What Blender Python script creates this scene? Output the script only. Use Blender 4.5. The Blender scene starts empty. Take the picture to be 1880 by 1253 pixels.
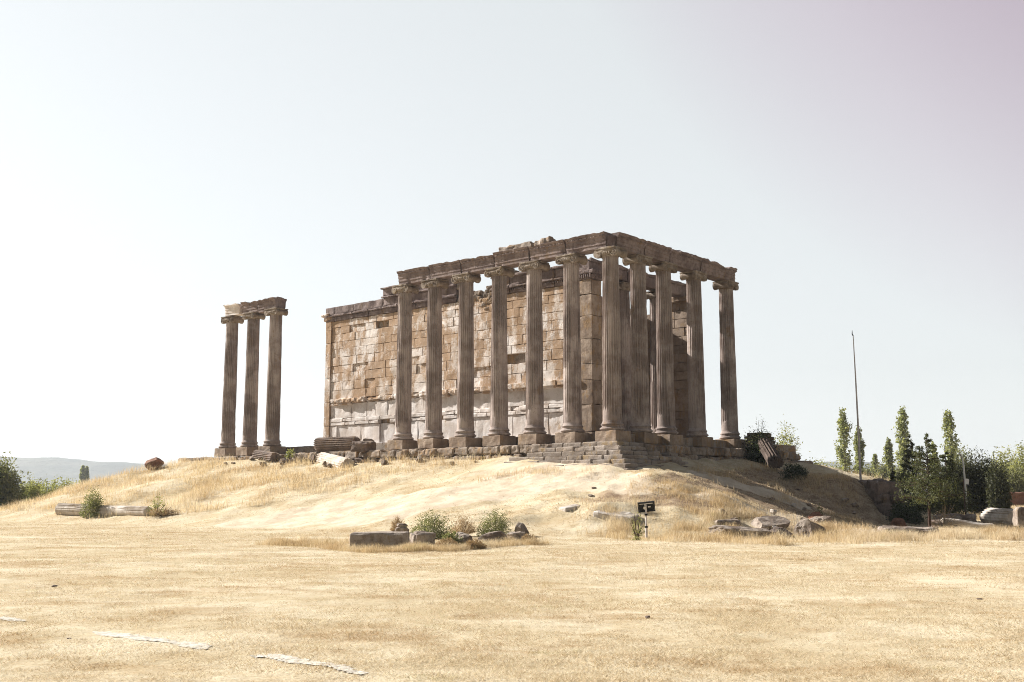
import bpy, math, random
import numpy as np
from mathutils import Vector, Matrix

# ------------------------------------------------------------------ camera, sky, sun, exposure
sc = bpy.context.scene
COL = sc.collection
FPX, PITCH, TH = 1975.8, 0.1402, 0.7137          # focal length in photo pixels, camera pitch, temple yaw
CAM = np.array([0.0, 0.0, 1.6])
cam_d = bpy.data.cameras.new('camera')
cam_d.sensor_width = 36.0
cam_d.lens = FPX / 1880 * 36.0
cam_d.clip_end = 20000
cam = bpy.data.objects.new('camera', cam_d)
cam.location = CAM
cam.rotation_euler = (math.pi / 2 + PITCH, 0, 0)
COL.objects.link(cam)
sc.camera = cam

U = np.array([-math.cos(TH), math.sin(TH), 0.0])  # along the long colonnade, away from the near corner
V = np.array([math.sin(TH), math.cos(TH), 0.0])   # along the short colonnade
C0 = np.array([4.936, 52.852, 4.617])             # near corner column, top of its plinth

SUN_EL = math.radians(31)
_h = 1.70 * U - 0.40 * V                          # horizontal direction towards the sun
_h = _h / np.linalg.norm(_h)
SUN_DIR = np.array([_h[0] * math.cos(SUN_EL), _h[1] * math.cos(SUN_EL), math.sin(SUN_EL)])
SUN_AZ = math.atan2(_h[0], _h[1])
sun_d = bpy.data.lights.new('sun', 'SUN')
sun_d.energy = 5.0
sun_d.angle = math.radians(0.5)
sun_d.color = (1.0, 0.95, 0.88)
sun = bpy.data.objects.new('sun', sun_d)
sun.rotation_euler = Vector(SUN_DIR).to_track_quat('Z', 'Y').to_euler()
sun.location = (-40, 20, 60)
COL.objects.link(sun)

world = bpy.data.worlds.new('World')
sc.world = world
world.use_nodes = True
wn = world.node_tree
wn.nodes.clear()
w_out = wn.nodes.new('ShaderNodeOutputWorld')
w_bg = wn.nodes.new('ShaderNodeBackground')
w_sky = wn.nodes.new('ShaderNodeTexSky')
w_sky.sky_type = 'NISHITA'
w_sky.sun_disc = False
w_sky.sun_elevation = SUN_EL
w_sky.sun_rotation = SUN_AZ
w_sky.altitude = 900
w_sky.air_density = 1.3
w_sky.dust_density = 1.4
w_sky.ozone_density = 1.0
w_hs = wn.nodes.new('ShaderNodeHueSaturation')
w_hs.inputs['Saturation'].default_value = 0.22
w_tint = wn.nodes.new('ShaderNodeMix')
w_tint.data_type = 'RGBA'
w_tint.blend_type = 'MULTIPLY'
w_tint.inputs['Factor'].default_value = 1.0
w_geo = wn.nodes.new('ShaderNodeTexCoord')
w_dot = wn.nodes.new('ShaderNodeVectorMath')
w_dot.operation = 'DOT_PRODUCT'
_k = np.array([0.55, 0.55, 0.63]); _k = _k / np.linalg.norm(_k)
w_dot.inputs[1].default_value = tuple(_k)
w_ramp = wn.nodes.new('ShaderNodeValToRGB')
w_ramp.color_ramp.elements[0].position = 0.80
w_ramp.color_ramp.elements[0].color = (1, 1, 1, 1)
w_ramp.color_ramp.elements[1].position = 0.95
w_ramp.color_ramp.elements[1].color = (0.80, 0.63, 0.725, 1)
wn.links.new(w_geo.outputs['Generated'], w_dot.inputs[0])
wn.links.new(w_dot.outputs['Value'], w_ramp.inputs[0])
wn.links.new(w_sky.outputs[0], w_hs.inputs['Color'])
w_flat = wn.nodes.new('ShaderNodeMix')                # thin haze evens the sky out
w_flat.data_type = 'RGBA'
w_flat.inputs['Factor'].default_value = 0.62
w_flat.inputs[7].default_value = (4.30, 4.52, 4.54, 1)
wn.links.new(w_hs.outputs[0], w_flat.inputs[6])
w_dot2 = wn.nodes.new('ShaderNodeVectorMath')         # sky dimmed overhead and behind the camera, added to darken shaded faces
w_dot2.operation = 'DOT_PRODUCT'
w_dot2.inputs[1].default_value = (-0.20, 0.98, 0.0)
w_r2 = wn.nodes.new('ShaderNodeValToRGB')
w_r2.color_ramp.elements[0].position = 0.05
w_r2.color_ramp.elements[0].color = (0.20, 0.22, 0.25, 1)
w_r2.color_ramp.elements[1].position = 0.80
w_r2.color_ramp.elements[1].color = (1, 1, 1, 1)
w_dim = wn.nodes.new('ShaderNodeMix')
w_dim.data_type = 'RGBA'
w_dim.blend_type = 'MULTIPLY'
w_dim.inputs['Factor'].default_value = 1.0
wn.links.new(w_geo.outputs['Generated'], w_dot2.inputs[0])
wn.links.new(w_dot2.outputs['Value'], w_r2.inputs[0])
wn.links.new(w_flat.outputs[2], w_dim.inputs[6])
wn.links.new(w_r2.outputs[0], w_dim.inputs[7])
wn.links.new(w_dim.outputs[2], w_tint.inputs[6])
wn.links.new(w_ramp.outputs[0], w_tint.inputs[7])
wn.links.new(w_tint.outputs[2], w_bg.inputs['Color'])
w_bg.inputs['Strength'].default_value = 0.078
wn.links.new(w_bg.outputs[0], w_out.inputs['Surface'])

sc.view_settings.view_transform = 'Standard'
sc.view_settings.look = 'None'
sc.view_settings.exposure = 1.22
sc.view_settings.gamma = 1.0
sc.cycles.volume_bounces = 0
sc.cycles.caustics_reflective = False
sc.cycles.caustics_refractive = False
sc.cycles.sample_clamp_indirect = 4.0
sc.cycles.max_bounces = 8
sc.cycles.use_denoising = True
sc.cycles.denoising_input_passes = 'RGB_ALBEDO_NORMAL'
sc.cycles.denoising_prefilter = 'NONE'
sc.cycles.use_adaptive_sampling = False
sc.cycles.filter_width = 1.0
sc.cycles.transparent_max_bounces = 16

rng = np.random.default_rng(7)
R = random.Random(11)

# ------------------------------------------------------------------ noise and mesh helpers
def _hash(ix, iy, iz, seed):
    h = (ix * 374761393 + iy * 668265263 + iz * 2147483647 + seed * 1274126177) & 0xFFFFFFFF
    h = ((h ^ (h >> 13)) * 1274126177) & 0xFFFFFFFF
    h = ((h ^ (h >> 16)) * 2246822519) & 0xFFFFFFFF
    return ((h ^ (h >> 15)) & 0xFFFFFF) / float(0xFFFFFF) * 2 - 1

def vnoise(p, seed=0):
    p = np.asarray(p, float)
    i = np.floor(p).astype(np.int64)
    f = p - i
    f = f * f * (3 - 2 * f)
    out = 0
    for dx in (0, 1):
        wx = f[..., 0] if dx else 1 - f[..., 0]
        for dy in (0, 1):
            wy = f[..., 1] if dy else 1 - f[..., 1]
            for dz in (0, 1):
                wz = f[..., 2] if dz else 1 - f[..., 2]
                out = out + wx * wy * wz * _hash(i[..., 0] + dx, i[..., 1] + dy, i[..., 2] + dz, seed)
    return out

def fbm(p, seed=0, octv=3):
    p = np.asarray(p, float)
    s, a = 0, 1.0
    for k in range(octv):
        s = s + a * vnoise(p * (2.03 ** k), seed + k)
        a *= 0.5
    return s

def smooth01(t):
    t = np.clip(t, 0, 1)
    return t * t * (3 - 2 * t)

def link(o, parent=None):
    COL.objects.link(o)
    if parent is not None:
        o.parent = parent
    return o

def tag(o, label=None, cat=None, group=None, kind=None):
    if label: o['label'] = label
    if cat: o['category'] = cat
    if group: o['group'] = group
    if kind: o['kind'] = kind
    return o

def empty(name, loc, rz=0.0, parent=None):
    o = bpy.data.objects.new(name, None)
    o.location = tuple(float(c) for c in loc)
    o.rotation_euler = (0, 0, rz)
    o.empty_display_size = 0.2
    return link(o, parent)

def raw_mesh(name, Vv, Fv, mat, parent=None, smooth=False, loc=None, rz=0.0):
    """Fv: an (n,k) array of same-size faces, or a list of faces."""
    me = bpy.data.meshes.new(name)
    Vv = np.asarray(Vv, np.float32)
    if isinstance(Fv, np.ndarray):
        n, k = Fv.shape
        me.vertices.add(len(Vv)); me.vertices.foreach_set('co', Vv.ravel())
        me.loops.add(n * k); me.loops.foreach_set('vertex_index', Fv.astype(np.int32).ravel())
        me.polygons.add(n)
        me.polygons.foreach_set('loop_start', np.arange(0, n * k, k, dtype=np.int32))
        me.update(calc_edges=True)
        me.validate()
    else:
        me.from_pydata([tuple(map(float, v)) for v in Vv], [], Fv)
    me.polygons.foreach_set('use_smooth', np.full(len(me.polygons), smooth))
    me.materials.append(mat)
    me.update()
    o = bpy.data.objects.new(name, me)
    if loc is not None: o.location = tuple(float(c) for c in loc)
    o.rotation_euler = (0, 0, rz)
    return link(o, parent)

class MB:
    """collects shapes, then links them as one mesh object"""
    def __init__(self): self.v = []; self.f = []; self.n = 0
    def add(self, Vv, Fv):
        Vv = np.asarray(Vv, float)
        self.v.append(Vv)
        self.f.extend([[int(i) + self.n for i in q] for q in Fv])
        self.n += len(Vv)
        return self
    def build(self, name, mat, parent=None, smooth=False, loc=None, rz=0.0):
        return raw_mesh(name, np.concatenate(self.v), self.f, mat, parent, smooth, loc, rz)

def rotz(Vv, a):
    c, s = math.cos(a), math.sin(a)
    Vv = np.asarray(Vv, float)
    return np.stack([Vv[:, 0] * c - Vv[:, 1] * s, Vv[:, 0] * s + Vv[:, 1] * c, Vv[:, 2]], 1)

def grid_faces(nu, nv, off=0, wrap=False):
    f = []
    for i in range(nu - 1):
        for j in range(nv if wrap else nv - 1):
            j2 = (j + 1) % nv
            f.append((off + i * nv + j, off + i * nv + j2, off + (i + 1) * nv + j2, off + (i + 1) * nv + j))
    return f

_cube_cache = {}
def cube_grid(n):
    """a welded cube surface in [-1,1]^3, n cells per edge"""
    if n in _cube_cache: return _cube_cache[n]
    idx, vs, fs = {}, [], []
    t = np.linspace(-1, 1, n + 1)
    def vid(p):
        k = tuple(np.round(p, 5))
        if k not in idx:
            idx[k] = len(vs); vs.append(p)
        return idx[k]
    for ax in range(3):
        for sgn in (-1, 1):
            b, c = (ax + 1) % 3, (ax + 2) % 3
            for i in range(n):
                for j in range(n):
                    q = []
                    for (di, dj) in ((0, 0), (1, 0), (1, 1), (0, 1)):
                        p = [0, 0, 0]; p[ax] = sgn; p[b] = t[i + di]; p[c] = t[j + dj]
                        q.append(vid(p))
                    fs.append(q if sgn > 0 else q[::-1])
    _cube_cache[n] = (np.array(vs, float), fs)
    return _cube_cache[n]

def rough_block(mb, c, d, n=5, p=14, amp=0.02, freq=2.2, seed=0, chip=0.0, rot=None):
    """a weathered stone block: rounded arrises, noise, chipped corners; c = centre, d = full size"""
    q, f = cube_grid(n)
    h = np.asarray(d, float) / 2
    if p > 6:                                                        # square-cut block: small worn arrises of true size
        rr = min(0.018 + max(0.0, 16 - p) * 0.006, 0.45 * h.min())
        t0 = 1 - 2.0 / n
        inner = np.maximum(h - 1.2 * rr, h * 0.3)
        aq = np.abs(q)
        P = np.sign(q) * np.where(aq <= t0 + 1e-6, aq / max(t0, 1e-6) * inner, h) if n > 2 else q * h
        Q = np.clip(P, -(h - rr), h - rr)
        e_ = P - Q
        ln = np.linalg.norm(e_, axis=1)[:, None]
        P = Q + e_ / np.maximum(ln, 1e-9) * np.minimum(ln, rr)
    else:
        q = q / (np.abs(q) ** p).sum(1)[:, None] ** (1.0 / p)
        P = q * h
    W = P + np.asarray(c, float)
    nrm = q / np.linalg.norm(q, axis=1)[:, None]
    P = P + nrm * (fbm(W * freq, seed) * amp)[:, None]
    if chip:
        e = np.clip((np.sort(np.abs(q), 1)[:, 1] - 0.72) / 0.28, 0, 1)
        P = P - nrm * (np.clip(vnoise(W * 1.7 + 9.1, seed + 5) - 0.05, 0, 1) * e * chip)[:, None]
    if rot: P = rotz(P, rot)
    mb.add(P + np.asarray(c, float), f)

def box(mb, c, d, rot=0.0):
    v, f = cube_grid(1)
    mb.add(rotz(v * np.asarray(d, float) / 2, rot) + np.asarray(c, float), f)

def tube(mb, pts, rad, n=8, cap=True):
    pts = [Vector(map(float, p)) for p in pts]
    rings = []
    for i, p in enumerate(pts):
        d = (pts[min(i + 1, len(pts) - 1)] - pts[max(i - 1, 0)]).normalized()
        a = d.orthogonal().normalized(); b = d.cross(a)
        r = rad[i] if hasattr(rad, '__len__') else rad
        rings += [p + (a * math.cos(t) + b * math.sin(t)) * r for t in np.linspace(0, 2 * math.pi, n, endpoint=False)]
    f = grid_faces(len(pts), n, 0, True)
    if cap:
        f.append(list(range(n))[::-1]); f.append(list(range((len(pts) - 1) * n, len(pts) * n)))
    mb.add([tuple(r) for r in rings], f)

def lathe(mb, prof, n=32, c=(0, 0, 0), amp=0.0, seed=0, cap=True):
    ang = np.linspace(0, 2 * math.pi, n, endpoint=False)
    P = []
    for (r, z) in prof:
        P.append(np.stack([r * np.cos(ang), r * np.sin(ang), np.full(n, z)], 1))
    P = np.concatenate(P) + np.asarray(c, float)
    if amp:
        k = 1 + fbm(P * 3.0, seed) * amp
        P[:, :2] = (P[:, :2] - np.asarray(c)[:2]) * k[:, None] + np.asarray(c)[:2]
    f = grid_faces(len(prof), n, 0, True)
    if cap: f.append(list(range((len(prof) - 1) * n, len(prof) * n))); f.append(list(range(n))[::-1])
    mb.add(P, f)

# ------------------------------------------------------------------ materials
def new_mat(name):
    m = bpy.data.materials.new(name); m.use_nodes = True
    nt = m.node_tree; nt.nodes.clear()
    out = nt.nodes.new('ShaderNodeOutputMaterial')
    b = nt.nodes.new('ShaderNodeBsdfPrincipled')
    b.inputs['Roughness'].default_value = 0.9
    b.inputs['Specular IOR Level'].default_value = 0.2
    nt.links.new(b.outputs[0], out.inputs['Surface'])
    return m, nt, b, out

class NT:
    def __init__(self, nt): self.t = nt
    def n(self, typ, **kw):
        x = self.t.nodes.new(typ)
        for k, v in kw.items(): setattr(x, k, v)
        return x
    def l(self, a, b): self.t.links.new(a, b)
    def pos(self, scale=(1, 1, 1)):
        g = self.n('ShaderNodeNewGeometry')
        m = self.n('ShaderNodeVectorMath', operation='MULTIPLY'); m.inputs[1].default_value = scale
        self.l(g.outputs['Position'], m.inputs[0]); return m.outputs[0]
    def noise(self, scale, detail=4, rough=0.6, vec=None, dist=0.0):
        x = self.n('ShaderNodeTexNoise'); x.inputs['Scale'].default_value = scale
        x.inputs['Detail'].default_value = detail; x.inputs['Roughness'].default_value = rough
        x.inputs['Distortion'].default_value = dist
        self.l(vec if vec is not None else self.pos(), x.inputs['Vector']); return x.outputs['Fac']
    def ramp(self, fac, lo, hi, a=0.0, b=1.0):
        x = self.n('ShaderNodeMapRange'); x.interpolation_type = 'SMOOTHSTEP'
        for i, v in zip((1, 2, 3, 4), (lo, hi, a, b)): x.inputs[i].default_value = v
        self.l(fac, x.inputs[0]); return x.outputs[0]
    def mix(self, fac, a, b, mode='MIX'):
        x = self.n('ShaderNodeMix', data_type='RGBA', blend_type=mode)
        for s, v in ((0, fac), (6, a), (7, b)):
            if isinstance(v, (int, float)): x.inputs[s].default_value = v
            elif isinstance(v, tuple): x.inputs[s].default_value = (*v[:3], 1)
            else: self.l(v, x.inputs[s])
        return x.outputs[2]
    def math(self, op, a, b=0.0):
        x = self.n('ShaderNodeMath', operation=op)
        for s, v in ((0, a), (1, b)):
            if isinstance(v, (int, float)): x.inputs[s].default_value = v
            else: self.l(v, x.inputs[s])
        return x.outputs[0]
    def island(self):
        return self.n('ShaderNodeNewGeometry').outputs['Random Per Island']
    def bump(self, h, strength, dist, b):
        x = self.n('ShaderNodeBump'); x.inputs['Strength'].default_value = strength; x.inputs['Distance'].default_value = dist
        self.l(h, x.inputs['Height']); self.l(x.outputs[0], b.inputs['Normal'])

def stone_mat(name, light, dark, lichen=None, lichen_amt=0.5, streak=0.5, scale=1.0, bump=0.5, island=0.25, dark_patch=0.5):
    m, nt, b, out = new_mat(name); k = NT(nt)
    big = k.ramp(k.noise(0.9 * scale, 5, 0.65), 0.38, 0.62)
    col = k.mix(big, dark, light)
    if lichen:
        ln_ = k.math('ADD', k.math('MULTIPLY', k.noise(0.55 * scale, 8, 0.74, dist=0.4), 0.62), k.math('ADD', k.math('MULTIPLY', k.noise(1.5 * scale, 5, 0.65, vec=k.pos((1.6, 1.6, 0.3))), 0.38), k.math('MULTIPLY', k.math('SUBTRACT', k.noise(16 * scale, 4, 0.7), 0.5), 0.16)))
        lm = k.ramp(ln_, 0.565 - 0.2 * lichen_amt, 0.645 - 0.2 * lichen_amt)
        col = k.mix(k.math('MULTIPLY', lm, 0.86), col, lichen)
    st = k.ramp(k.noise(2.2 * scale, 5, 0.6, vec=k.pos((2.2, 2.2, 0.22))), 0.45, 0.72)
    col = k.mix(k.math('MULTIPLY', st, streak), col, tuple(c * 0.42 for c in dark))
    sp = k.ramp(k.noise(9 * scale, 6, 0.75), 0.56, 0.66)
    col = k.mix(k.math('MULTIPLY', sp, dark_patch), col, tuple(c * 0.5 for c in dark))
    lt = k.ramp(k.noise(14 * scale, 5, 0.7), 0.58, 0.68)
    col = k.mix(k.math('MULTIPLY', lt, 0.35), col, tuple(min(1, c * 1.25) for c in light))
    if island:
        iv = k.math('ADD', k.math('MULTIPLY', k.island(), 2 * island), 1 - island)
        cc = k.n('ShaderNodeCombineColor')
        for i in range(3): k.l(iv, cc.inputs[i])
        col = k.mix(1.0, col, cc.outputs[0], 'MULTIPLY')
    oi = k.n('ShaderNodeObjectInfo').outputs['Random']
    if island < 0.02 or island >= 0.1: col = k.mix(k.math('MULTIPLY', oi, 0.30), col, tuple(c * 0.62 for c in light))
    col = k.mix(k.math('MULTIPLY', k.ramp(oi, 0.6, 1.0), 0.05), col, (0.40, 0.26, 0.15))
    k.l(col, b.inputs['Base Color'])
    h = k.math('ADD', k.noise(7 * scale, 8, 0.7), k.math('MULTIPLY', k.noise(38 * scale, 3, 0.6), 0.4))
    k.bump(h, bump, 0.04, b)
    b.inputs['Roughness'].default_value = 0.92
    return m

M = {}
M['marble'] = stone_mat('weathered marble', (0.46, 0.392, 0.36), (0.245, 0.196, 0.178), (0.25, 0.165, 0.10), 0.0, 0.5, 1.0, 0.5, 0.0, 0.65)
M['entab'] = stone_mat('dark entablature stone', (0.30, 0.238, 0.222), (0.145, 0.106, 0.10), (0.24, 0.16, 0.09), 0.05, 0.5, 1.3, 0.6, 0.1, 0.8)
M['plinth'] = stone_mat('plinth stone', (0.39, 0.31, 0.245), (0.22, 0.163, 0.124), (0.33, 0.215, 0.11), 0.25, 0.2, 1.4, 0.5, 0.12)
M['wall'] = stone_mat('cella wall stone', (0.78, 0.73, 0.70), (0.60, 0.52, 0.455), (0.36, 0.225, 0.12), 0.60, 0.12, 0.62, 0.4, 0.045, 0.5)
M['dado'] = stone_mat('pale dado marble', (0.78, 0.735, 0.71), (0.58, 0.51, 0.46), (0.40, 0.27, 0.15), 0.0, 0.15, 1.0, 0.35, 0.08, 0.35)
M['rubble'] = stone_mat('podium rubble stone', (0.40, 0.34, 0.29), (0.20, 0.155, 0.12), (0.34, 0.20, 0.08), 0.35, 0.2, 2.0, 1.0, 0.35, 0.8)
M['stair'] = stone_mat('stair stone', (0.38, 0.33, 0.29), (0.25, 0.20, 0.16), (0.34, 0.24, 0.12), 0.2, 0.1, 1.6, 0.7, 0.22, 0.6)
M['rock'] = stone_mat('grey field stone', (0.44, 0.375, 0.32), (0.165, 0.12, 0.095), (0.28, 0.20, 0.12), 0.15, 0.1, 2.2, 1.0, 0.1, 0.7)
M['redrock'] = stone_mat('red brown stone', (0.33, 0.17, 0.11), (0.16, 0.08, 0.05), (0.3, 0.2, 0.12), 0.15, 0.1, 2.2, 1.0, 0.1, 0.7)
M['white_marble'] = stone_mat('pale fallen marble', (0.60, 0.55, 0.50), (0.42, 0.36, 0.30), (0.35, 0.27, 0.17), 0.12, 0.1, 2.0, 0.6, 0.05, 0.4)
M['brick'] = stone_mat('red brick rubble', (0.27, 0.13, 0.085), (0.15, 0.075, 0.05), (0.3, 0.2, 0.12), 0.1, 0.1, 2.5, 0.8, 0.3, 0.5)
M['capital'] = stone_mat('ochre stained capital stone', (0.33, 0.275, 0.225), (0.17, 0.13, 0.10), (0.27, 0.20, 0.11), 0.05, 0.3, 1.6, 0.7, 0.0, 0.8)
M['vdark'] = stone_mat('shaded brown stone', (0.17, 0.13, 0.11), (0.085, 0.062, 0.052), (0.15, 0.1, 0.06), 0.1, 0.3, 1.6, 1.0, 0.1, 0.7)  # darkened so the leaning drum carries its shade in the colour
M['darkrock'] = stone_mat('brown earth rock', (0.26, 0.2, 0.17), (0.13, 0.10, 0.085), (0.22, 0.15, 0.08), 0.2, 0.2, 1.6, 1.0, 0.1, 0.7)

def leaf_mat(name, a, b2, transl=0.35, tint=(1.35, 1.4, 0.9), turf=False):
    m, nt, b, out = new_mat(name); k = NT(nt)
    col = k.mix(k.island(), a, b2)
    if turf:
        col = k.mix(k.math('MULTIPLY', k.ramp(k.noise(0.28, 6, 0.72, vec=k.pos((0.7, 1.2, 1)), dist=0.5), 0.47, 0.66), 0.7), col, (0.78, 0.72, 0.60))
        col = k.mix(k.math('MULTIPLY', k.ramp(k.noise(0.42, 6, 0.72, vec=k.pos((0.8, 1.3, 1.7))), 0.48, 0.66), 0.68), col, (0.40, 0.27, 0.135))
        col = k.mix(k.math('MULTIPLY', k.ramp(k.noise(1.3, 5, 0.7, vec=k.pos((0.6, 1.2, 1))), 0.53, 0.68), 0.5), col, (0.80, 0.74, 0.62))
        col = k.mix(k.math('MULTIPLY', k.ramp(k.noise(1.9, 5, 0.7), 0.60, 0.70), 0.65), col, (0.27, 0.18, 0.10))
        col = k.mix(k.math('MULTIPLY', k.ramp(k.noise(0.7, 4, 0.6, vec=k.pos((1, 1, 2.3))), 0.60, 0.72), 0.35), col, (0.36, 0.36, 0.17))
    k.l(col, b.inputs['Base Color']); b.inputs['Roughness'].default_value = 0.6
    tr = k.n('ShaderNodeBsdfTranslucent'); k.l(k.mix(1.0, col, tint, 'MULTIPLY'), tr.inputs['Color'])
    ms = k.n('ShaderNodeMixShader'); ms.inputs[0].default_value = transl
    k.l(b.outputs[0], ms.inputs[1]); k.l(tr.outputs[0], ms.inputs[2]); k.l(ms.outputs[0], out.inputs['Surface'])
    return m

M['poplar'] = leaf_mat('poplar leaves', (0.13, 0.15, 0.065), (0.32, 0.32, 0.16), 0.45)
M['leaf'] = leaf_mat('shrub leaves', (0.105, 0.115, 0.05), (0.235, 0.23, 0.115), 0.4)
M['leaf_yellow'] = leaf_mat('yellow green leaves', (0.17, 0.18, 0.07), (0.34, 0.33, 0.14), 0.4)
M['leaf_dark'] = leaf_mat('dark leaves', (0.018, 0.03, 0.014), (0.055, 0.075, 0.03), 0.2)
M['juniper'] = leaf_mat('juniper needles', (0.032, 0.038, 0.02), (0.095, 0.095, 0.05), 0.2)
M['pine'] = leaf_mat('pine needles', (0.045, 0.055, 0.024), (0.13, 0.135, 0.055), 0.25)
M['drybush'] = leaf_mat('dry brown stems', (0.24, 0.16, 0.08), (0.46, 0.34, 0.19), 0.35, (1.15, 1.1, 1.0))
M['straw'] = leaf_mat('dry straw', (0.36, 0.255, 0.135), (0.68, 0.56, 0.37), 0.4, (1.15, 1.12, 1.0), True)
M['lawn'] = leaf_mat('dry lawn blades', (0.42, 0.315, 0.19), (0.69, 0.595, 0.435), 0.3, (1.15, 1.12, 1.0), True)

def plain(name, col, rough=0.7, metal=0.0, var=0.25, scale=8.0):
    m, nt, b, out = new_mat(name); k = NT(nt)
    c = k.mix(k.ramp(k.noise(scale, 5, 0.65), 0.35, 0.7), col, tuple(x * (1 - var) for x in col))
    k.l(c, b.inputs['Base Color']); b.inputs['Roughness'].default_value = rough; b.inputs['Metallic'].default_value = metal
    return m
M['bark'] = plain('dark bark', (0.075, 0.045, 0.035), 0.95, 0, 0.5, 14)
M['pale_bark'] = plain('pale bark', (0.28, 0.25, 0.21), 0.95, 0, 0.4, 9)
M['steel'] = plain('dull galvanised steel', (0.62, 0.58, 0.57), 0.6, 0.0, 0.3, 10)
M['black'] = plain('black metal housing', (0.018, 0.017, 0.018), 0.5, 0.1, 0.3)
M['silver'] = plain('pale reflector sheet', (0.55, 0.53, 0.52), 0.35, 0.5, 0.3)
M['white'] = plain('white painted metal', (0.78, 0.77, 0.75), 0.6, 0, 0.12)
M['rust'] = plain('rusty pole', (0.10, 0.06, 0.045), 0.9, 0, 0.4)
M['chalk'] = plain('white chalk', (0.60, 0.555, 0.48), 0.95, 0, 0.35, 12)

# ------------------------------------------------------------------ terrain
BUMPS = [  # x, y, height, radius: humps beside the mound
    (6.6, 47.0, 0.45, 1.6), (9.0, 45.0, 0.35, 2.0), (4.0, 42.5, 0.30, 1.3), (2.4, 43.5, 0.25, 1.2),
    (-27.5, 74.0, 0.5, 3.0), (-22, 66.0, 0.25, 2.5), (-13, 60.0, 0.2, 2.0), (13.0, 41.5, 0.3, 1.5),
]
def gh(x, y):
    x = np.asarray(x, float); y = np.asarray(y, float)
    a = (x - C0[0]) * U[0] + (y - C0[1]) * U[1]
    b = (x - C0[0]) * V[0] + (y - C0[1]) * V[1]
    da = np.maximum(np.maximum(-1.2 - a, (a - 35.5) * 1.35), 0)
    db = np.maximum(np.maximum(-1.2 - b, b - 21.0), 0)
    d = np.sqrt(da * da + db * db)
    wide = 13.6 + 2.0 * smooth01((a - 5) / 25.0) - 1.5 * smooth01((b - 3) / 10.0) - 3.2 * smooth01((-a - 3.5) / 5.0) * smooth01((b + 5) / 5.0)
    top = 3.40 + 0.35 * smooth01((a - 18) / 14.0)
    z = np.where(d < 3, top - 0.30 * d, 0)
    t = np.clip((d - 3) / (wide - 3), 0, 1)
    fall = 1 - (1.25 * t - 0.25 * t * t * t * t * t)
    fall = np.clip(fall, 0, 1) * (1 - smooth01((t - 0.75) / 0.25)) + 0
    z = np.where(d >= 3, (top - 0.9) * fall, z)
    near = smooth01((z) / 0.5)
    P = np.stack([x, y, np.zeros_like(x)], -1)
    far = np.exp(-np.hypot(x, y) / 160.0)
    z = z + (0.05 + 0.09 * near) * fbm(P / 4.3, 3, 3) * far * smooth01((np.hypot(x, y) - 8) / 20)
    z = z + 0.018 * fbm(P / 0.6, 8, 2) * far
    q = ((x - 16.6) / 2.9) ** 2 + ((y - 58.5) / 5.0) ** 2              # the shoulder that ends in the cut bank below the mast
    z = np.where(q < 6, np.maximum(z, z + (2.45 - z) * np.exp(-q * q) * (z < 2.45)), z)
    z = z + 0.085 * near * fbm(P / 1.1, 14, 3) * far
    aa = (x - C0[0]) * U[0] + (y - C0[1]) * U[1]
    gul = near * smooth01((2 - aa) / 4) * (z > 0.25)
    z = z - gul * 0.16 * np.abs(fbm(np.stack([x / 1.5 + y / 3.5, y / 1.9, 0 * x], -1), 44, 3)) + gul * 0.05 * fbm(P / 0.7, 45, 2)
    for (bx, by, hh, rr) in BUMPS:
        z = z + hh * np.exp(-((x - bx) ** 2 + (y - by) ** 2) / (rr * rr))
    return z
def g1(x, y): return float(gh(np.array([x]), np.array([y]))[0])

def ray(px, py):
    c, s = math.cos(PITCH), math.sin(PITCH)
    X, Z = (px - 940) / FPX, (626.5 - py) / FPX
    return np.array([X, c - Z * s, s + Z * c])
def at_depth(px, py, Y):
    r = ray(px, py); return CAM + r * (Y / r[1])
def on_ground(px, py, lo=6.0, hi=400.0):
    """where the sight line of that spot of the photograph first meets the terrain"""
    r = ray(px, py)
    t = np.concatenate([np.arange(lo, 120, 0.05), np.arange(120, hi, 0.5)])
    P = CAM + r[None] * t[:, None]
    under = P[:, 2] < gh(P[:, 0], P[:, 1])
    i = int(np.argmax(under)) if under.any() else len(t) - 1
    return P[i].copy()
def ppm(Y): return FPX / Y   # photo pixels per metre at that distance

def axis(segs):
    out = [segs[0][0]]
    for (a, b, st) in segs:
        n = max(1, int(round((b - a) / st)))
        out += list(np.linspace(a, b, n + 1)[1:])
    return np.array(out)
xs = axis([(-3200, -400, 350), (-400, -80, 20), (-80, -32, 1.0), (-32, 26, 0.3), (26, 60, 1.0), (60, 400, 20), (400, 3200, 350)])
ys = axis([(-60, 4, 4), (4, 80, 0.3), (80, 140, 1.5), (140, 400, 20), (400, 3200, 280)])
GX, GY = np.meshgrid(xs, ys, indexing='ij')
GZ = gh(GX, GY)
gV = np.stack([GX, GY, GZ], -1).reshape(-1, 3)
ii = np.arange(len(xs) * len(ys)).reshape(len(xs), len(ys))
gF = np.stack([ii[:-1, :-1], ii[1:, :-1], ii[1:, 1:], ii[:-1, 1:]], -1).reshape(-1, 4)

def poly_mask(x, y, poly):
    inside = np.zeros(np.shape(x), bool)
    n = len(poly)
    for i in range(n):
        x1, y1 = poly[i]; x2, y2 = poly[(i + 1) % n]
        cond = ((y1 > y) != (y2 > y))
        with np.errstate(divide='ignore', invalid='ignore'):
            xi = (x2 - x1) * (y - y1) / (y2 - y1 + 1e-12) + x1
        inside ^= cond & (x < xi)
    return inside
def world_poly(pts): return [tuple(on_ground(*p)[:2]) for p in pts]
def ab(x, y):
    return (x - C0[0]) * U[0] + (y - C0[1]) * U[1], (x - C0[0]) * V[0] + (y - C0[1]) * V[1]

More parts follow.
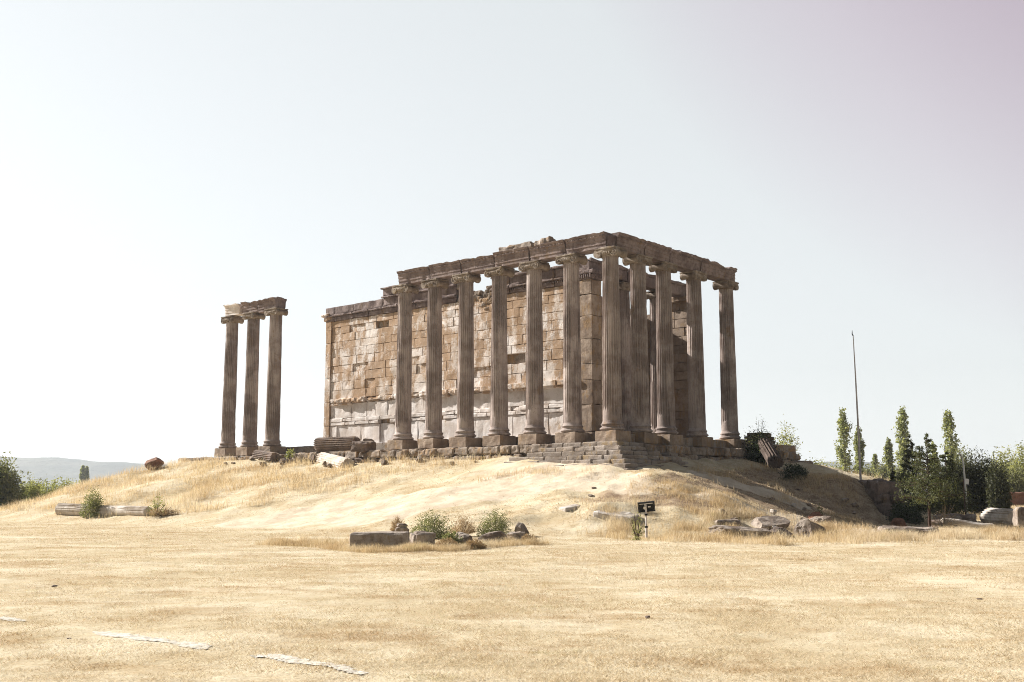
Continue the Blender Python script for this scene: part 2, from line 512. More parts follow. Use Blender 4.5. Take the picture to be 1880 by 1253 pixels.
def soft(x, y):
    """0..1 worn bare earth: the path up to the stairs and the trampled slope"""
    P = np.stack([x, y, np.zeros_like(x)], -1)
    pth = [on_ground(*p)[:2] for p in ((1010, 872), (930, 890), (860, 905), (760, 920), (660, 938), (560, 950), (470, 958))]
    w = [3.4, 3.4, 3.0, 3.0, 3.2, 3.0, 2.0]
    pth2 = [on_ground(*p)[:2] for p in ((1100, 885), (1180, 900), (1270, 905), (1360, 925), (1480, 958), (1560, 972))]
    pth3 = [on_ground(*p)[:2] for p in ((1300, 872), (1370, 893), (1440, 915))]
    out = np.zeros(np.shape(x))
    for pts, ww in ((pth, w), (pth2, [1.6, 1.1, .9, 1.1, 1.2, 1.0]), (pth3, [1.0, 1.3, 1.3])):
        for i in range(len(pts) - 1):
            p, q = pts[i], pts[i + 1]
            d = q - p; L = d @ d + 1e-9
            t = np.clip(((x - p[0]) * d[0] + (y - p[1]) * d[1]) / L, 0, 1)
            dist = np.hypot(x - p[0] - t * d[0], y - p[1] - t * d[1])
            wd = ww[i] + (ww[i + 1] - ww[i]) * t
            out = np.maximum(out, 1 - smooth01((dist / wd - 0.55) / 0.6))
    return np.clip(out + 0.45 * fbm(P / 1.7, 21, 3) * (out > 0.02), 0, 1)
bare = soft(gV[:, 0], gV[:, 1])

m, nt, b, out = new_mat('dry grass ground'); k = NT(nt)
straw = k.mix(k.ramp(k.noise(0.55, 6, 0.65), 0.36, 0.64), (0.46, 0.375, 0.245), (0.57, 0.495, 0.36))
straw = k.mix(k.math('MULTIPLY', k.ramp(k.noise(0.16, 4, 0.6, dist=0.6), 0.52, 0.7), 0.6), straw, (0.68, 0.60, 0.46))
straw = k.mix(k.math('MULTIPLY', k.ramp(k.noise(0.9, 5, 0.7, vec=k.pos((0.7, 1.3, 1))), 0.60, 0.74), 0.55), straw, (0.32, 0.235, 0.13))
straw = k.mix(k.math('MULTIPLY', k.ramp(k.noise(0.5, 3, 0.5, vec=k.pos((1, 1, 1))), 0.64, 0.75), 0.4), straw, (0.36, 0.33, 0.16))
straw = k.mix(k.math('MULTIPLY', k.ramp(k.noise(0.28, 6, 0.72, vec=k.pos((0.7, 1.2, 1)), dist=0.5), 0.47, 0.66), 0.5), straw, (0.68, 0.62, 0.50))
straw = k.mix(k.math('MULTIPLY', k.ramp(k.noise(0.42, 6, 0.72, vec=k.pos((0.8, 1.3, 1.7))), 0.48, 0.66), 0.6), straw, (0.37, 0.265, 0.145))
straw = k.mix(k.math('MULTIPLY', k.ramp(k.noise(2.3, 6, 0.75), 0.66, 0.74), 0.75), straw, (0.22, 0.15, 0.09))
straw = k.mix(k.math('MULTIPLY', k.ramp(k.noise(26, 4, 0.7), 0.5, 0.72), 0.6), straw, (0.29, 0.215, 0.12))
straw = k.mix(k.math('MULTIPLY', k.ramp(k.noise(31, 4, 0.7), 0.56, 0.70), 0.5), straw, (0.66, 0.59, 0.46))
dirt = k.mix(k.ramp(k.noise(1.3, 6, 0.7), 0.36, 0.66), (0.50, 0.41, 0.305), (0.64, 0.555, 0.435))
dirt = k.mix(k.math('MULTIPLY', k.ramp(k.noise(9, 6, 0.75), 0.60, 0.70), 0.6), dirt, (0.30, 0.215, 0.14))
earth = k.mix(k.ramp(k.noise(2.2, 6, 0.75), 0.36, 0.62), (0.22, 0.155, 0.105), (0.40, 0.31, 0.215))  # brown eroded soil, with the slope's shade put into its colour
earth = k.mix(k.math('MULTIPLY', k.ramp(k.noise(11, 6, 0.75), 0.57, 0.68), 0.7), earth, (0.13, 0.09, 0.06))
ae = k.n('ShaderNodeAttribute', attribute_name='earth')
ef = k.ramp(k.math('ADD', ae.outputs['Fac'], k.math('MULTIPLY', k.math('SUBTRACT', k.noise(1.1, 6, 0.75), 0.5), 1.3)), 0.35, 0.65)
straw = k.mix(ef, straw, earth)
at = k.n('ShaderNodeAttribute', attribute_name='bare')
bf = k.ramp(k.math('ADD', at.outputs['Fac'], k.math('MULTIPLY', k.math('SUBTRACT', k.noise(1.5, 5, 0.7), 0.5), 0.9)), 0.3, 0.62)
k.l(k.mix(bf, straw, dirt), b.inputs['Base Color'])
k.bump(k.math('ADD', k.noise(16, 6, 0.7), k.math('MULTIPLY', k.noise(2.5, 4, 0.6), 1.5)), 0.6, 0.05, b)
b.inputs['Roughness'].default_value = 1.0; b.inputs['Specular IOR Level'].default_value = 0.0
M['ground'] = m
ground = raw_mesh('ground', gV, gF, M['ground'], None, True)
tag(ground, kind='structure')
at_ = ground.data.attributes.new('bare', 'FLOAT', 'POINT')
at_.data.foreach_set('value', bare.astype(np.float32))
_sl = [tuple(on_ground(*p)[:2]) for p in ((1215, 874), (1290, 868), (1380, 858), (1490, 868), (1585, 884), (1640, 930), (1660, 985), (1560, 984), (1450, 968), (1380, 955), (1290, 940), (1200, 930), (1120, 925), (1060, 925), (1100, 905), (1170, 890))]  # outline of the right slope that gets the shade-darkened earth
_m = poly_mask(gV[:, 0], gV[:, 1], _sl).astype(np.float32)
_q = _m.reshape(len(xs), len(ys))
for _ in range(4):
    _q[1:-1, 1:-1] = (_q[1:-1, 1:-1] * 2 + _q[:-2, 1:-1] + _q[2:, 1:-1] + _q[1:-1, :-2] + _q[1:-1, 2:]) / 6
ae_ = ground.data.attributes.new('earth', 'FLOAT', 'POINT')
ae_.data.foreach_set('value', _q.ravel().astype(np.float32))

# far hills: one ridge sheet behind the plain
m, nt, b, out = new_mat('wooded far hills'); k = NT(nt)
k.l(k.mix(k.ramp(k.noise(0.006, 6, 0.7), 0.4, 0.62), (0.045, 0.055, 0.05), (0.11, 0.11, 0.085)), b.inputs['Base Color'])
k.bump(k.noise(0.04, 5, 0.7), 1.0, 12, b)
hx = np.linspace(-1900, 2300, 160); hy = np.linspace(1950, 3050, 36)
HX, HY = np.meshgrid(hx, hy, indexing='ij')
def ridge(x):
    px = 940 + FPX * x / 2500.0
    top = np.interp(px, [-600, -200, 30, 100, 150, 265, 420, 700, 1000, 1300, 1480, 1560, 1700, 1900, 2600],
                    [822, 828, 837, 839, 846, 853, 858, 862, 862, 858, 849, 847, 850, 846, 840])
    return np.tan(np.arctan((905.5 - top) / FPX)) * 2500 / 1.0
base = ridge(HX) * np.exp(-((HY - 2500) / 300.0) ** 2)
P = np.stack([HX, HY, 0 * HX], -1)
HZ = base * (1 + 0.10 * fbm(P / 320.0, 31, 4)) + 3.0 * fbm(P / 60.0, 5, 3) * (base > 8) - 3
ii = np.arange(HX.size).reshape(HX.shape)
hF = np.stack([ii[:-1, :-1], ii[1:, :-1], ii[1:, 1:], ii[:-1, 1:]], -1).reshape(-1, 4)
tag(raw_mesh('hills', np.stack([HX, HY, HZ], -1).reshape(-1, 3), hF, m, None, True), kind='structure')

# ------------------------------------------------------------------ the temple: local x runs along the short side (away), local y along the long side
TROT = math.atan2(V[1], V[0])
temple = empty('ruined_temple', C0, TROT)
tag(temple, 'large ruined temple with tall fluted columns round a patchy wall, above worn corner stairs', 'temple')
S = 2.481
RC = [2.4155, 4.816, 7.894, 11.443]
SHAFT_H = 8.72

def fluted_shaft(length, r0, r1, seed, damage=0.03, nz=34, nf=22, z0=0.0, flute_from=0.0):
    """a tapering fluted shaft along z with worn arrises and chips"""
    prof = []
    per = [0.0, 0.10, 0.24, 0.5, 0.76, 0.90]
    dep = [0.0, 0.0, 0.75, 1.0, 0.75, 0.0]
    ang = np.array([(i + p) / nf * 2 * math.pi for i in range(nf) for p in per])
    dp = np.array(dep * nf)
    zs = np.linspace(0, 1, nz)
    A, Zt = np.meshgrid(ang, zs, indexing='xy')
    D = np.tile(dp, (nz, 1))
    rad = r0 + (r1 - r0) * (Zt ** 1.35)
    P = np.stack([np.cos(A) * 1.2, np.sin(A) * 1.2, Zt * length * 0.9], -1)
    wear = np.clip(vnoise(P * 0.8, seed) * 1.4 + 0.25, 0, 1)
    lo = smooth01((Zt - flute_from - 0.10 * vnoise(P * 1.3, seed + 3)) / 0.04) if flute_from > 0 else 1.0
    lost = smooth01((vnoise(P * np.array([0.9, 0.9, 0.35]) + seed * 1.7, seed + 8) - 0.12) / 0.25)
    fl = D * (0.19 - 0.06 * wear) * lo * (1 - 0.8 * lost)
    rad = rad * (1 - fl)
    rad = rad * (1 + 0.010 * fbm(P * 2.2, seed + 1)) - damage * np.clip(fbm(P * 1.1, seed + 2, 4) - 0.45, 0, 1)
    for zj in (0.27, 0.58, 0.80):                                   # drum joints
        rad = rad - 0.012 * np.exp(-((Zt - zj - 0.02 * ((seed * 7) % 5 - 2)) * nz * 1.2) ** 2)
    Vv = np.stack([rad * np.cos(A), rad * np.sin(A), z0 + Zt * length], -1).reshape(-1, 3)
    n = len(ang)
    f = grid_faces(nz, n, 0, True)
    f = [q[::-1] for q in f]
    f.append(list(range((nz - 1) * n, nz * n))); f.append(list(range(n))[::-1])
    return Vv, f

def capital_mb(seed):
    """a worn Ionic capital whose scrolls face local -x and +x"""
    mb = MB(); z = SHAFT_H
    lathe(mb, [(0.40, z - 0.06), (0.43, z - 0.04), (0.43, z), (0.41, z + 0.02), (0.47, z + 0.07), (0.53, z + 0.14), (0.52, z + 0.19)], 24, amp=0.03, seed=seed)
    r_ = random.Random(seed)
    for sy in (-1, 1):
        k = r_.uniform(0.85, 1.05)
        R0 = 0.225 * k
        pts = [(x, sy * 0.50, z + 0.13) for x in np.linspace(-0.46, 0.46, 9)]
        rad = [R0, R0 * 1.0, R0 * 0.86, R0 * 0.74, R0 * 0.70, R0 * 0.74, R0 * 0.86, R0, R0]
        tube(mb, pts, rad, 16)
        for sx in (-1, 1):
            if r_.random() < 0.25: continue
            sp = []
            for t in np.linspace(0, 1, 26):                          # the carved spiral
                a = sy * (t * 4.6 * math.pi) + math.pi / 2
                rr = R0 * (0.92 - 0.78 * t)
                sp.append((sx * 0.475, sy * 0.50 + rr * math.cos(a), z + 0.13 + rr * math.sin(a)))
            tube(mb, sp, [0.030 * (1 - 0.5 * t) for t in np.linspace(0, 1, 26)], 5)
            tube(mb, [(sx * 0.44, sy * 0.5, z + 0.13), (sx * 0.505, sy * 0.5, z + 0.13)], [0.055, 0.035], 8)
    for sx in (-1, 1):
        rough_block(mb, (sx * 0.43, 0, z + 0.22), (0.12, 1.02, 0.15), 5, 10, 0.03, 5, seed + 3)
        for q in range(5):                                           # egg moulding
            rough_block(mb, (sx * 0.47, -0.26 + q * 0.13, z + 0.12), (0.09, 0.085, 0.13), 3, 3, 0.01, 5, seed + q)
    rough_block(mb, (0, 0, z + 0.345), (1.06, 1.24, 0.10), 8, 16, 0.03, 3, seed + 9, chip=0.16)
    rough_block(mb, (0, 0, z + 0.20), (0.86, 0.95, 0.20), 5, 10, 0.02, 4, seed + 11)
    return mb

def base_mb(seed):
    mb = MB()
    pr = [(0.53, 0.0)]
    for t in np.linspace(-1, 1, 7): pr.append((0.54 + 0.085 * math.cos(t * math.pi / 2), 0.085 + 0.08 * t))
    for t in np.linspace(0, 1, 5): pr.append((0.56 - 0.055 * math.sin(t * math.pi), 0.17 + 0.09 * t))
    for t in np.linspace(-1, 1, 7): pr.append((0.515 + 0.05 * math.cos(t * math.pi / 2), 0.31 + 0.05 * t))
    pr += [(0.50, 0.37), (0.49, 0.42), (0.475, 0.47)]
    lathe(mb, pr, 32, amp=0.035, seed=seed)
    return mb

def plinth_mb(seed, dz=0.0):
    mb = MB(); rough_block(mb, (0, 0, -0.285), (1.27, 1.27, 0.56 + dz), 8, 18, 0.025, 2.5, seed, chip=0.14)
    return mb

def make_column(seed, parent, x, y, rz, dmg=0.03, ff=0.0):
    c = empty('column', (x, y, 0), rz, parent)
    plinth_mb(seed).build('plinth', M['plinth'], c)
    base_mb(seed + 1).build('base', M['marble'], c, True)
    MB().add(*fluted_shaft(SHAFT_H - 0.45, 0.475, 0.405, seed + 2, dmg, z0=0.45, flute_from=ff)).build('shaft', M['marble'], c)
    capital_mb(seed + 3).build('capital', M['capital'], c)
    return c

for i in range(7):
    make_column(100 + 13 * i, temple, 0.0, S * i, 0.0, 0.035, 0.05 if i in (2, 4, 6) else 0.03)
for i, x in enumerate(RC):
    make_column(300 + 17 * i, temple, x, 0.0, math.pi / 2, 0.04 + 0.05 * (i == 3), 0.04)
for i, x in enumerate((7.894, 11.443)):
    make_column(500 + 19 * i, temple, x, 4.8, math.pi / 2, 0.03, 0.03)

def entab_block(L, seed, dent=True, H=0.78, broken=(0, 0), half=0.40, fascia=True):
    """architrave block: local y = length (0..L), outer face towards -x; three fasciae, bead row, crown"""
    o = half
    prof = [(o, 0), (-o, 0), (-o, .17), (-o - .03, .18), (-o - .03, .36), (-o - .06, .37), (-o - .06, .54), (-o - .10, .56),
            (-o - .11, .64), (-o - .17, .68), (-o - .21, .76), (-o - .21, H), (o + .10, H), (o + .10, .70), (o + .03, .56), (o + .03, .2), (o, .18)]
    n = max(10, int(L / 0.14)); ys_ = np.linspace(0.012, L - 0.012, n)
    P = np.array([[(px, y, pz) for (px, pz) in prof] for y in ys_]).reshape(-1, 3)
    P[:, 1] += np.where(P[:, 1] > L / 2, -1, 1) * 0.02 * (1 + vnoise(P * 3, seed)) * (np.minimum(P[:, 1], L - P[:, 1]) < 0.05)
    W = P + seed * 3.7
    nz = fbm(W * 2.6, seed, 3)
    top = (P[:, 2] > H * 0.7)
    P[:, 2] -= top * (np.clip(vnoise(W * 1.6, seed + 4) - 0.10, 0, 1) * 0.26 + np.clip(vnoise(W * 5.3, seed + 6) - 0.2, 0, 1) * 0.12) * (P[:, 2] - 0.5) / 0.3
    P[:, 0] += np.sign(-P[:, 0]) * np.clip(nz - 0.35, 0, 1) * 0.06 + 0.008 * nz
    P[:, 2] += 0.006 * vnoise(W * 4, seed + 7)
    for e, at in zip(broken, (0, L)):                                # a broken end eats the lower corner
        if e:
            near = np.clip(1 - np.abs(P[:, 1] - at) / e, 0, 1)
            P[:, 1] += (1 if at == 0 else -1) * near * e * 0.5 * (0.6 + 0.6 * vnoise(W * 2.4, seed + 9))
    mb = MB()
    k = len(prof); f = grid_faces(n, k, 0, True)
    f.append(list(range(k))[::-1]); f.append(list(range((n - 1) * k, n * k)))
    mb.add(P, f)
    if dent:
        y = 0.08; r_ = random.Random(seed)
        while y < L - 0.1:
            if r_.random() > 0.10:
                box(mb, (-o - .125, y, .605), (.06, .055, .06))
            y += 0.10
    return mb

ZE = SHAFT_H + 0.395
cuts = [15.06, 12.40, 9.93, 7.44, 4.95, 2.50, -0.06]
for i in range(6):
    y1, y0 = cuts[i], cuts[i + 1]
    o = entab_block(y1 - y0 - 0.015, 40 + i, broken=(0.10 * (i in (3, 4)), 0.10 * (i in (4,)))).build('architrave_block', M['entab'], temple)
    o.location = (0.0, y0, ZE + (0, 0.015, -0.01, 0.01, 0.0, 0.02)[i])
    o.rotation_euler = (0, 0, (0, 0.004, -0.004, 0.006, -0.003, 0.002)[i])
cr = [-0.06, 2.43, 4.80, 7.95, 11.86]
for i in range(4):
    x0, x1 = cr[i], cr[i + 1]
    o = entab_block(x1 - x0 - 0.015, 60 + i, broken=(0, 0.14 * (i in (3,)))).build('architrave_block', M['entab'], temple)
    o.location = (x1, 0.0, ZE + (0.0, 0.012, -0.008, 0.01)[i])       # turned so that its outer face looks along local -y
    o.rotation_euler = (0, 0, math.pi / 2)
mb = MB(); rough_block(mb, (-0.18, -0.18, ZE + 0.33), (0.36, 0.36, 0.62), 6, 8, 0.05, 3, 71)
mb.build('corner_core_stone', M['entab'], temple)

# backing stones left on top of the entablature
def backing(blocks, axis_, zc=0.80):
    for i, (s0, s1, h) in enumerate(blocks):
        mb = MB(); L = s1 - s0
        c = (0.10, (s0 + s1) / 2, ZE + zc + h / 2) if axis_ == 'y' else ((s0 + s1) / 2, 0.10, ZE + zc + h / 2)
        d = (0.6, L, h + 0.04) if axis_ == 'y' else (L, 0.6, h + 0.04)
        rough_block(mb, c, d, 12, 9, 0.09, 2.6, 80 + i, chip=0.3)
        mb.build('backing_block', M['rubble'] if axis_ == 'y' else M['entab'], temple)
backing([(5.02, 7.35, 0.34), (3.75, 4.86, 0.36)], 'y')
backing([(5.9, 7.3, 0.16), (7.35, 8.8, 0.17), (8.85, 10.35, 0.17)], 'x')

# ------------------------------------------------------------------ cella
def courses(mb, y0, y1, z0, z1, xf, thick, seed, lmin, lmax, hs=None, amp=0.02, miss=0.0, out=0.02, n=6, topfun=None, p=22, chip=0.12):
    """courses of ashlar whose outer face looks towards -x at x = xf"""
    r_ = random.Random(seed); z = z0; k = 0
    while z < z1 - 0.05:
        h = hs[k] if hs and k < len(hs) else r_.uniform(0.44, 0.60)
        if z + h > z1 - 0.22: h = z1 - z
        y = y0 - r_.uniform(0, lmax * 0.6)
        while y < y1:
            L = r_.uniform(lmin, lmax)
            a_, b_ = max(y, y0), min(y + L, y1)
            y += L
            if b_ - a_ < 0.08: continue
            if topfun and z + h * 0.5 > topfun((a_ + b_) / 2): continue
            if r_.random() < miss: continue
            dp = r_.uniform(0, out) + (r_.uniform(0.04, 0.10) if r_.random() < 0.07 else 0)
            cut = r_.random()
            c_ = chip * (2.2 if cut < 0.22 else 1)
            rough_block(mb, (xf + dp + thick / 2, (a_ + b_) / 2, z + h / 2), (thick, b_ - a_ - 0.010, h - 0.009), n, p, amp, 1.6, seed + k * 31 + int(y * 10), chip=c_)
        z += h; k += 1

XW = 4.30
TOPU = [(4.3, 9.9), (9.9, 9.9), (10.0, 10.25), (11.75, 10.25), (11.85, 9.45), (12.6, 9.15), (13.3, 9.30), (13.9, 9.6), (14.6, 9.7), (14.8, 10.3), (21.4, 10.3), (21.5, 9.68), (27.4, 9.68)]
def wall_top(y): return float(np.interp(y, [q[0] for q in TOPU], [q[1] for q in TOPU]))
wall = MB()
courses(wall, 5.3, 26.72, 3.30, 8.70, XW, 0.42, 900, 0.8, 2.0, amp=0.022, miss=0.006, out=0.012, topfun=lambda y: wall_top(y), n=7)
wo = wall.build('cella_wall', M['wall'], temple)
# rubble core behind the facing, ragged on top
core = MB()
for i in range(24):
    y0, y1 = 4.75 + i * 0.942, 4.75 + (i + 1) * 0.942
    t = min(wall_top(y0), wall_top(y1), wall_top((y0 + y1) / 2)) - 0.05
    rough_block(core, (XW + 0.55, (y0 + y1) / 2, t / 2), (0.62, y1 - y0 + 0.05, t), 9, 30, 0.05, 2.2, 940 + i)
for i in range(26):                                                   # exposed rough stones where the facing is lost
    y = R.uniform(11.9, 14.6); z = R.uniform(8.0, wall_top(y))
    rough_block(core, (XW + 0.18, y, z), (0.4, R.uniform(.3, .7), R.uniform(.2, .4)), 5, 5, 0.06, 3, 970 + i)
core.build('rubble_core', M['rubble'], wo)
# dado: slabs, string course, slabs, ledge
dado = MB()
courses(dado, 5.3, 26.72, 0.0, 0.22, XW - 0.10, 0.6, 1001, 1.2, 2.2, hs=[0.22], amp=0.02, n=5)
courses(dado, 5.3, 26.72, 0.22, 1.48, XW + 0.02, 0.42, 1002, 0.9, 1.9, hs=[1.26], amp=0.02, out=0.03, n=8)
courses(dado, 5.3, 26.72, 1.98, 2.95, XW + 0.03, 0.42, 1004, 0.8, 1.6, hs=[0.97], amp=0.02, out=0.03, n=8)
dado.build('dado', M['dado'], wo)
band = MB()
courses(band, 5.3, 26.72, 1.48, 1.98, XW - 0.06, 0.5, 1003, 0.6, 1.5, hs=[0.24, 0.26], amp=0.03, out=0.06, n=7, p=13, miss=0.1, chip=0.25)
band.build('string_course', M['dado'], wo)
ledge = MB()
r_ = random.Random(5)
y = 5.3
while y < 26.7:
    L = r_.uniform(0.7, 1.9); y2 = min(y + L, 26.7)
    if y > 17.5 and r_.random() < 0.30:
        pr_ = 0.06
    else:
        pr_ = r_.uniform(0.18, 0.27) if y > 14 else r_.uniform(0.24, 0.30)
    bad = y > 12.5
    rough_block(ledge, (XW + 0.25 - pr_, (y + y2) / 2, 3.13), (0.5, y2 - y - 0.01, 0.32), 9, 8 if bad else 14, 0.06 if bad else 0.02, 3.0, int(y * 90), chip=0.45 if bad else 0.08)
    if not bad or r_.random() < 0.4:
        rough_block(ledge, (XW + 0.25 - pr_ * 0.55, (y + y2) / 2, 2.92), (0.5, y2 - y - 0.01, 0.12), 6, 10, 0.015, 2.6, int(y * 91))
    y = y2
ledge.build('ledge', M['wall'], wo)
# mouldings and blocks crowning the wall
for (a_, b_) in [(21.5, 27.35), (14.8, 21.5), (5.2, 11.8)]:
    fr = MB(); y = a_
    while y < b_ - 0.1:
        L = min(r_.uniform(1.3, 2.3), b_ - y)
        low = a_ > 21
        rough_block(fr, (XW + 0.20, y + L / 2, 8.86), (0.56, L - 0.015, 0.30), 9, 14, 0.03, 2.2, int(y * 70), chip=0.22 if a_ > 12 else 0.08)
        rough_block(fr, (XW + 0.10, y + L / 2, 9.09), (0.62, L - 0.015, 0.15), 9, 10, 0.04, 2.4, int(y * 71), chip=0.3)
        rough_block(fr, (XW + 0.22, y + L / 2, 9.44), (0.60, L - 0.015, 0.52), 10, 16, 0.035, 1.8, int(y * 72), chip=0.2)
        if not low:
            rough_block(fr, (XW + 0.08, y + L / 2, 9.76), (0.68, L - 0.015, 0.12), 8, 10, 0.03, 2.4, int(y * 73), chip=0.25)
            if a_ > 12 or y + L / 2 > 9.9:
                rough_block(fr, (XW + 0.16, y + L / 2, 10.07), (0.6, L - 0.015, 0.48), 10, 16, 0.03, 1.8, int(y * 74), chip=0.25)
                rough_block(fr, (XW + 0.04, y + L / 2, 10.34), (0.72, L - 0.02, 0.10), 8, 8, 0.04, 2.4, int(y * 75), chip=0.35)
        if a_ < 12:
            q = y + 0.05
            while q < y + L - 0.08:
                box(fr, (XW - 0.09, q, 8.93), (.09, .07, .10)); q += 0.145
        y += L
    fr.build('crowning_moulding', M['entab'], wo)
# corner pilasters
pil = MB()
z = 0.05
for h in (0.25, 1.2, 0.6, 1.0, 0.8, 0.9, 0.75, 0.85, 0.8, 0.9, 0.7):
    h = min(h, 8.75 - z)
    rough_block(pil, (XW + 0.30, 27.02, z + h / 2), (0.72, 0.56, h - 0.012), 7, 18, 0.03, 1.8, int(z * 50), chip=0.22)
    z += h
    if z > 8.7: break
pil.build('corner_pilaster', M['wall'], wo)
pc = MB()
rough_block(pc, (XW + 0.28, 27.12, 8.95), (0.86, 0.80, 0.34), 8, 6, 0.05, 3, 3, chip=0.2)
rough_block(pc, (XW + 0.22, 27.35, 9.20), (0.95, 0.85, 0.20), 8, 5, 0.06, 3, 4, chip=0.3)
pc.build('pilaster_capital', M['wall'], wo)
ant = MB(); z = 0.0
for h in (0.3, 1.5, 1.35, 0.9, 1.4, 1.3, 1.2, 0.85):
    dx = -0.06 if z > 0.3 else -0.14
    rough_block(ant, (XW + 0.40 + dx, 4.82, z + h / 2), (0.94, 1.06, h - 0.010), 10, 22, 0.02, 1.4, int(z * 60) + 7, chip=0.16 + 0.35 * (1.2 < z < 3))
    z += h
ant.build('front_anta', M['plinth'], wo)  # darker stone than the wall: the anta's shade is in the colour
ac = MB()
rough_block(ac, (XW + 0.36, 4.78, 8.95), (1.04, 1.18, 0.30), 8, 12, 0.03, 3, 11, chip=0.1)
rough_block(ac, (XW + 0.34, 4.74, 9.22), (1.16, 1.28, 0.24), 8, 8, 0.04, 3, 12, chip=0.15)
for q in range(7):
    rough_block(ac, (XW - 0.17, 4.34 + q * 0.145, 9.0), (0.10, 0.09, 0.26), 3, 3, 0.02, 5, q)
    rough_block(ac, (XW - 0.02 + q * 0.135, 4.17, 9.0), (0.09, 0.10, 0.26), 3, 3, 0.02, 5, q + 40)
ac.build('anta_capital', M['entab'], wo)
# the other long wall and the door wall
fw = MB()
def far_top(y): return 8.9 if y < 6.5 else (8.25 if y < 9 else (8.8 if y < 12 else 8.3 - 0.06 * (y - 12) + 0.4 * math.sin(y * 2.1)))
courses(fw, 4.35, 27.0, 0.0, 9.2, 14.2, 0.8, 1200, 1.1, 2.0, hs=[.3, 1.2, .5, 1.0, .4] + [.55] * 12, amp=0.025, topfun=far_top, n=5)
rough_block(fw, (14.55, 5.3, 9.05), (1.15, 2.2, 0.42), 9, 8, 0.07, 3, 31, chip=0.2)
fw.build('far_cella_wall', M['plinth'], temple)  # browner, darker stone stands in for the shade inside the portico
dw = MB()
r_ = random.Random(77)
def door_row(x0, x1, z0, z1):
    z = z0
    while z < z1 - 0.1:
        h = min(r_.uniform(.5, .8), z1 - z); x = x0
        if z1 - z - h < 0.2: h = z1 - z
        while x < x1 - 0.05:
            L = min(r_.uniform(.9, 1.7), x1 - x)
            rough_block(dw, (x + L / 2, 7.8, z + h / 2), (L - 0.012, 0.7, h - 0.012), 5, 18, 0.025, 1.8, int(x * 40 + z * 7), chip=0.15); x += L
        z += h
door_row(5.18, 8.1, 0, 9.0); door_row(11.2, 14.18, 0, 8.22); door_row(8.12, 11.18, 6.6, 8.9)
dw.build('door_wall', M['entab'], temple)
pe = MB()
for i, (x0, x1) in enumerate([(4.1, 7.9), (7.92, 11.4), (11.42, 15.0)]):
    Lb = x1 - x0
    rough_block(pe, ((x0 + x1) / 2, 4.8, 9.50), (Lb - 0.02, 0.78, 0.62), 12, 20, 0.03, 1.8, 50 + i, chip=0.15)
    rough_block(pe, ((x0 + x1) / 2, 4.76, 9.90), (Lb - 0.03, 0.98, 0.20), 12, 10, 0.05, 2.2, 55 + i, chip=0.35)
pe.build('porch_architrave', M['entab'], temple)
# toppled bits of capital and beam lying on the inner side behind the long colonnade
for i, (yy, zz) in enumerate([(12.41, 9.3), (9.93, 9.3), (7.44, 9.3), (4.96, 9.3), (2.48, 9.3)]):
    bm_ = MB(); rough_block(bm_, (0.86, yy + 0.18, zz + 0.06), (0.55, 0.5, 0.40), 6, 6, 0.06, 3, 200 + i, chip=0.2)
    bm_.build('bracket_stone', M['entab'], temple)

# ------------------------------------------------------------------ podium and stairs
pod = MB()
box(pod, (10.05, 13.15, -2.05), (18.7, 26.5, 3.9))
pod.build('podium_core', M['rubble'], temple)
pf = MB()
r_ = random.Random(8)
y = 1.0
while y < 27.4:                                                       # paving behind the columns
    L = r_.uniform(1.2, 2.2)
    rough_block(pf, (2.55, y + L / 2, -0.22), (3.3, L - 0.02, 0.40), 8, 20, 0.03, 1.4, int(y * 20), chip=0.15); y += L
x = 1.0
while x < 18:
    L = r_.uniform(1.2, 2.2)
    rough_block(pf, (x + L / 2, 2.6, -0.24), (L - 0.02, 3.2, 0.40), 8, 20, 0.03, 1.4, int(x * 20), chip=0.15); x += L
pf.build('paving', M['stair'], temple)
pr2 = MB()
def rubble_row(y0, y1, z0, z1, xf, seed, lmin=0.5, lmax=1.3, amp=0.06, depth=1.0, along='y', miss=0.06):
    q = random.Random(seed); y = y0
    while y < y1:
        L = q.uniform(lmin, lmax); h = (z1 - z0) * q.uniform(0.86, 1.02)
        if q.random() > miss:
            o = q.uniform(-0.06, 0.12)
            if along == 'y':
                rough_block(pr2, (xf + o + depth / 2, y + L / 2, z0 + h / 2), (depth, L - 0.03, h), 8, 7, amp, 2.6, seed + int(y * 10), chip=0.25)
            else:
                rough_block(pr2, (y + L / 2, xf + o + depth / 2, z0 + h / 2), (L - 0.03, depth, h), 8, 7, amp, 2.6, seed + int(y * 10), chip=0.25)
        y += L
rubble_row(3.2, 27.0, -1.03, -0.56, -1.05, 2100)
rubble_row(5.0, 20.5, -1.50, -1.03, -1.12, 2200, 0.35, 0.9, 0.08)
rubble_row(5.0, 16.5, -1.95, -1.50, -1.05, 2300, 0.35, 0.9, 0.08)
rubble_row(20.5, 36.4, -1.40, -1.0, -0.85, 2400, 0.4, 1.0, 0.07)
rubble_row(27.0, 36.2, -1.02, -0.57, -0.95, 2500, 0.6, 1.5, 0.05, 1.9, miss=0)
pr2.build('podium_face', M['rubble'], temple)
pr2 = MB()
rubble_row(1.2, 17.5, -1.05, -0.56, -1.05, 2600, 0.6, 1.4, 0.06, along='x')
rubble_row(1.5, 18.5, -1.55, -1.05, -1.10, 2700, 0.5, 1.2, 0.08, along='x')
rubble_row(2.0, 19.5, -2.05, -1.55, -1.0, 2800, 0.5, 1.2, 0.08, along='x')
rubble_row(3.0, 19.0, -2.6, -2.05, -1.0, 2900, 0.5, 1.2, 0.08, along='x')
pr2.build('podium_side', M['rubble'], temple)
st = MB()
r_ = random.Random(21)
NS = 7
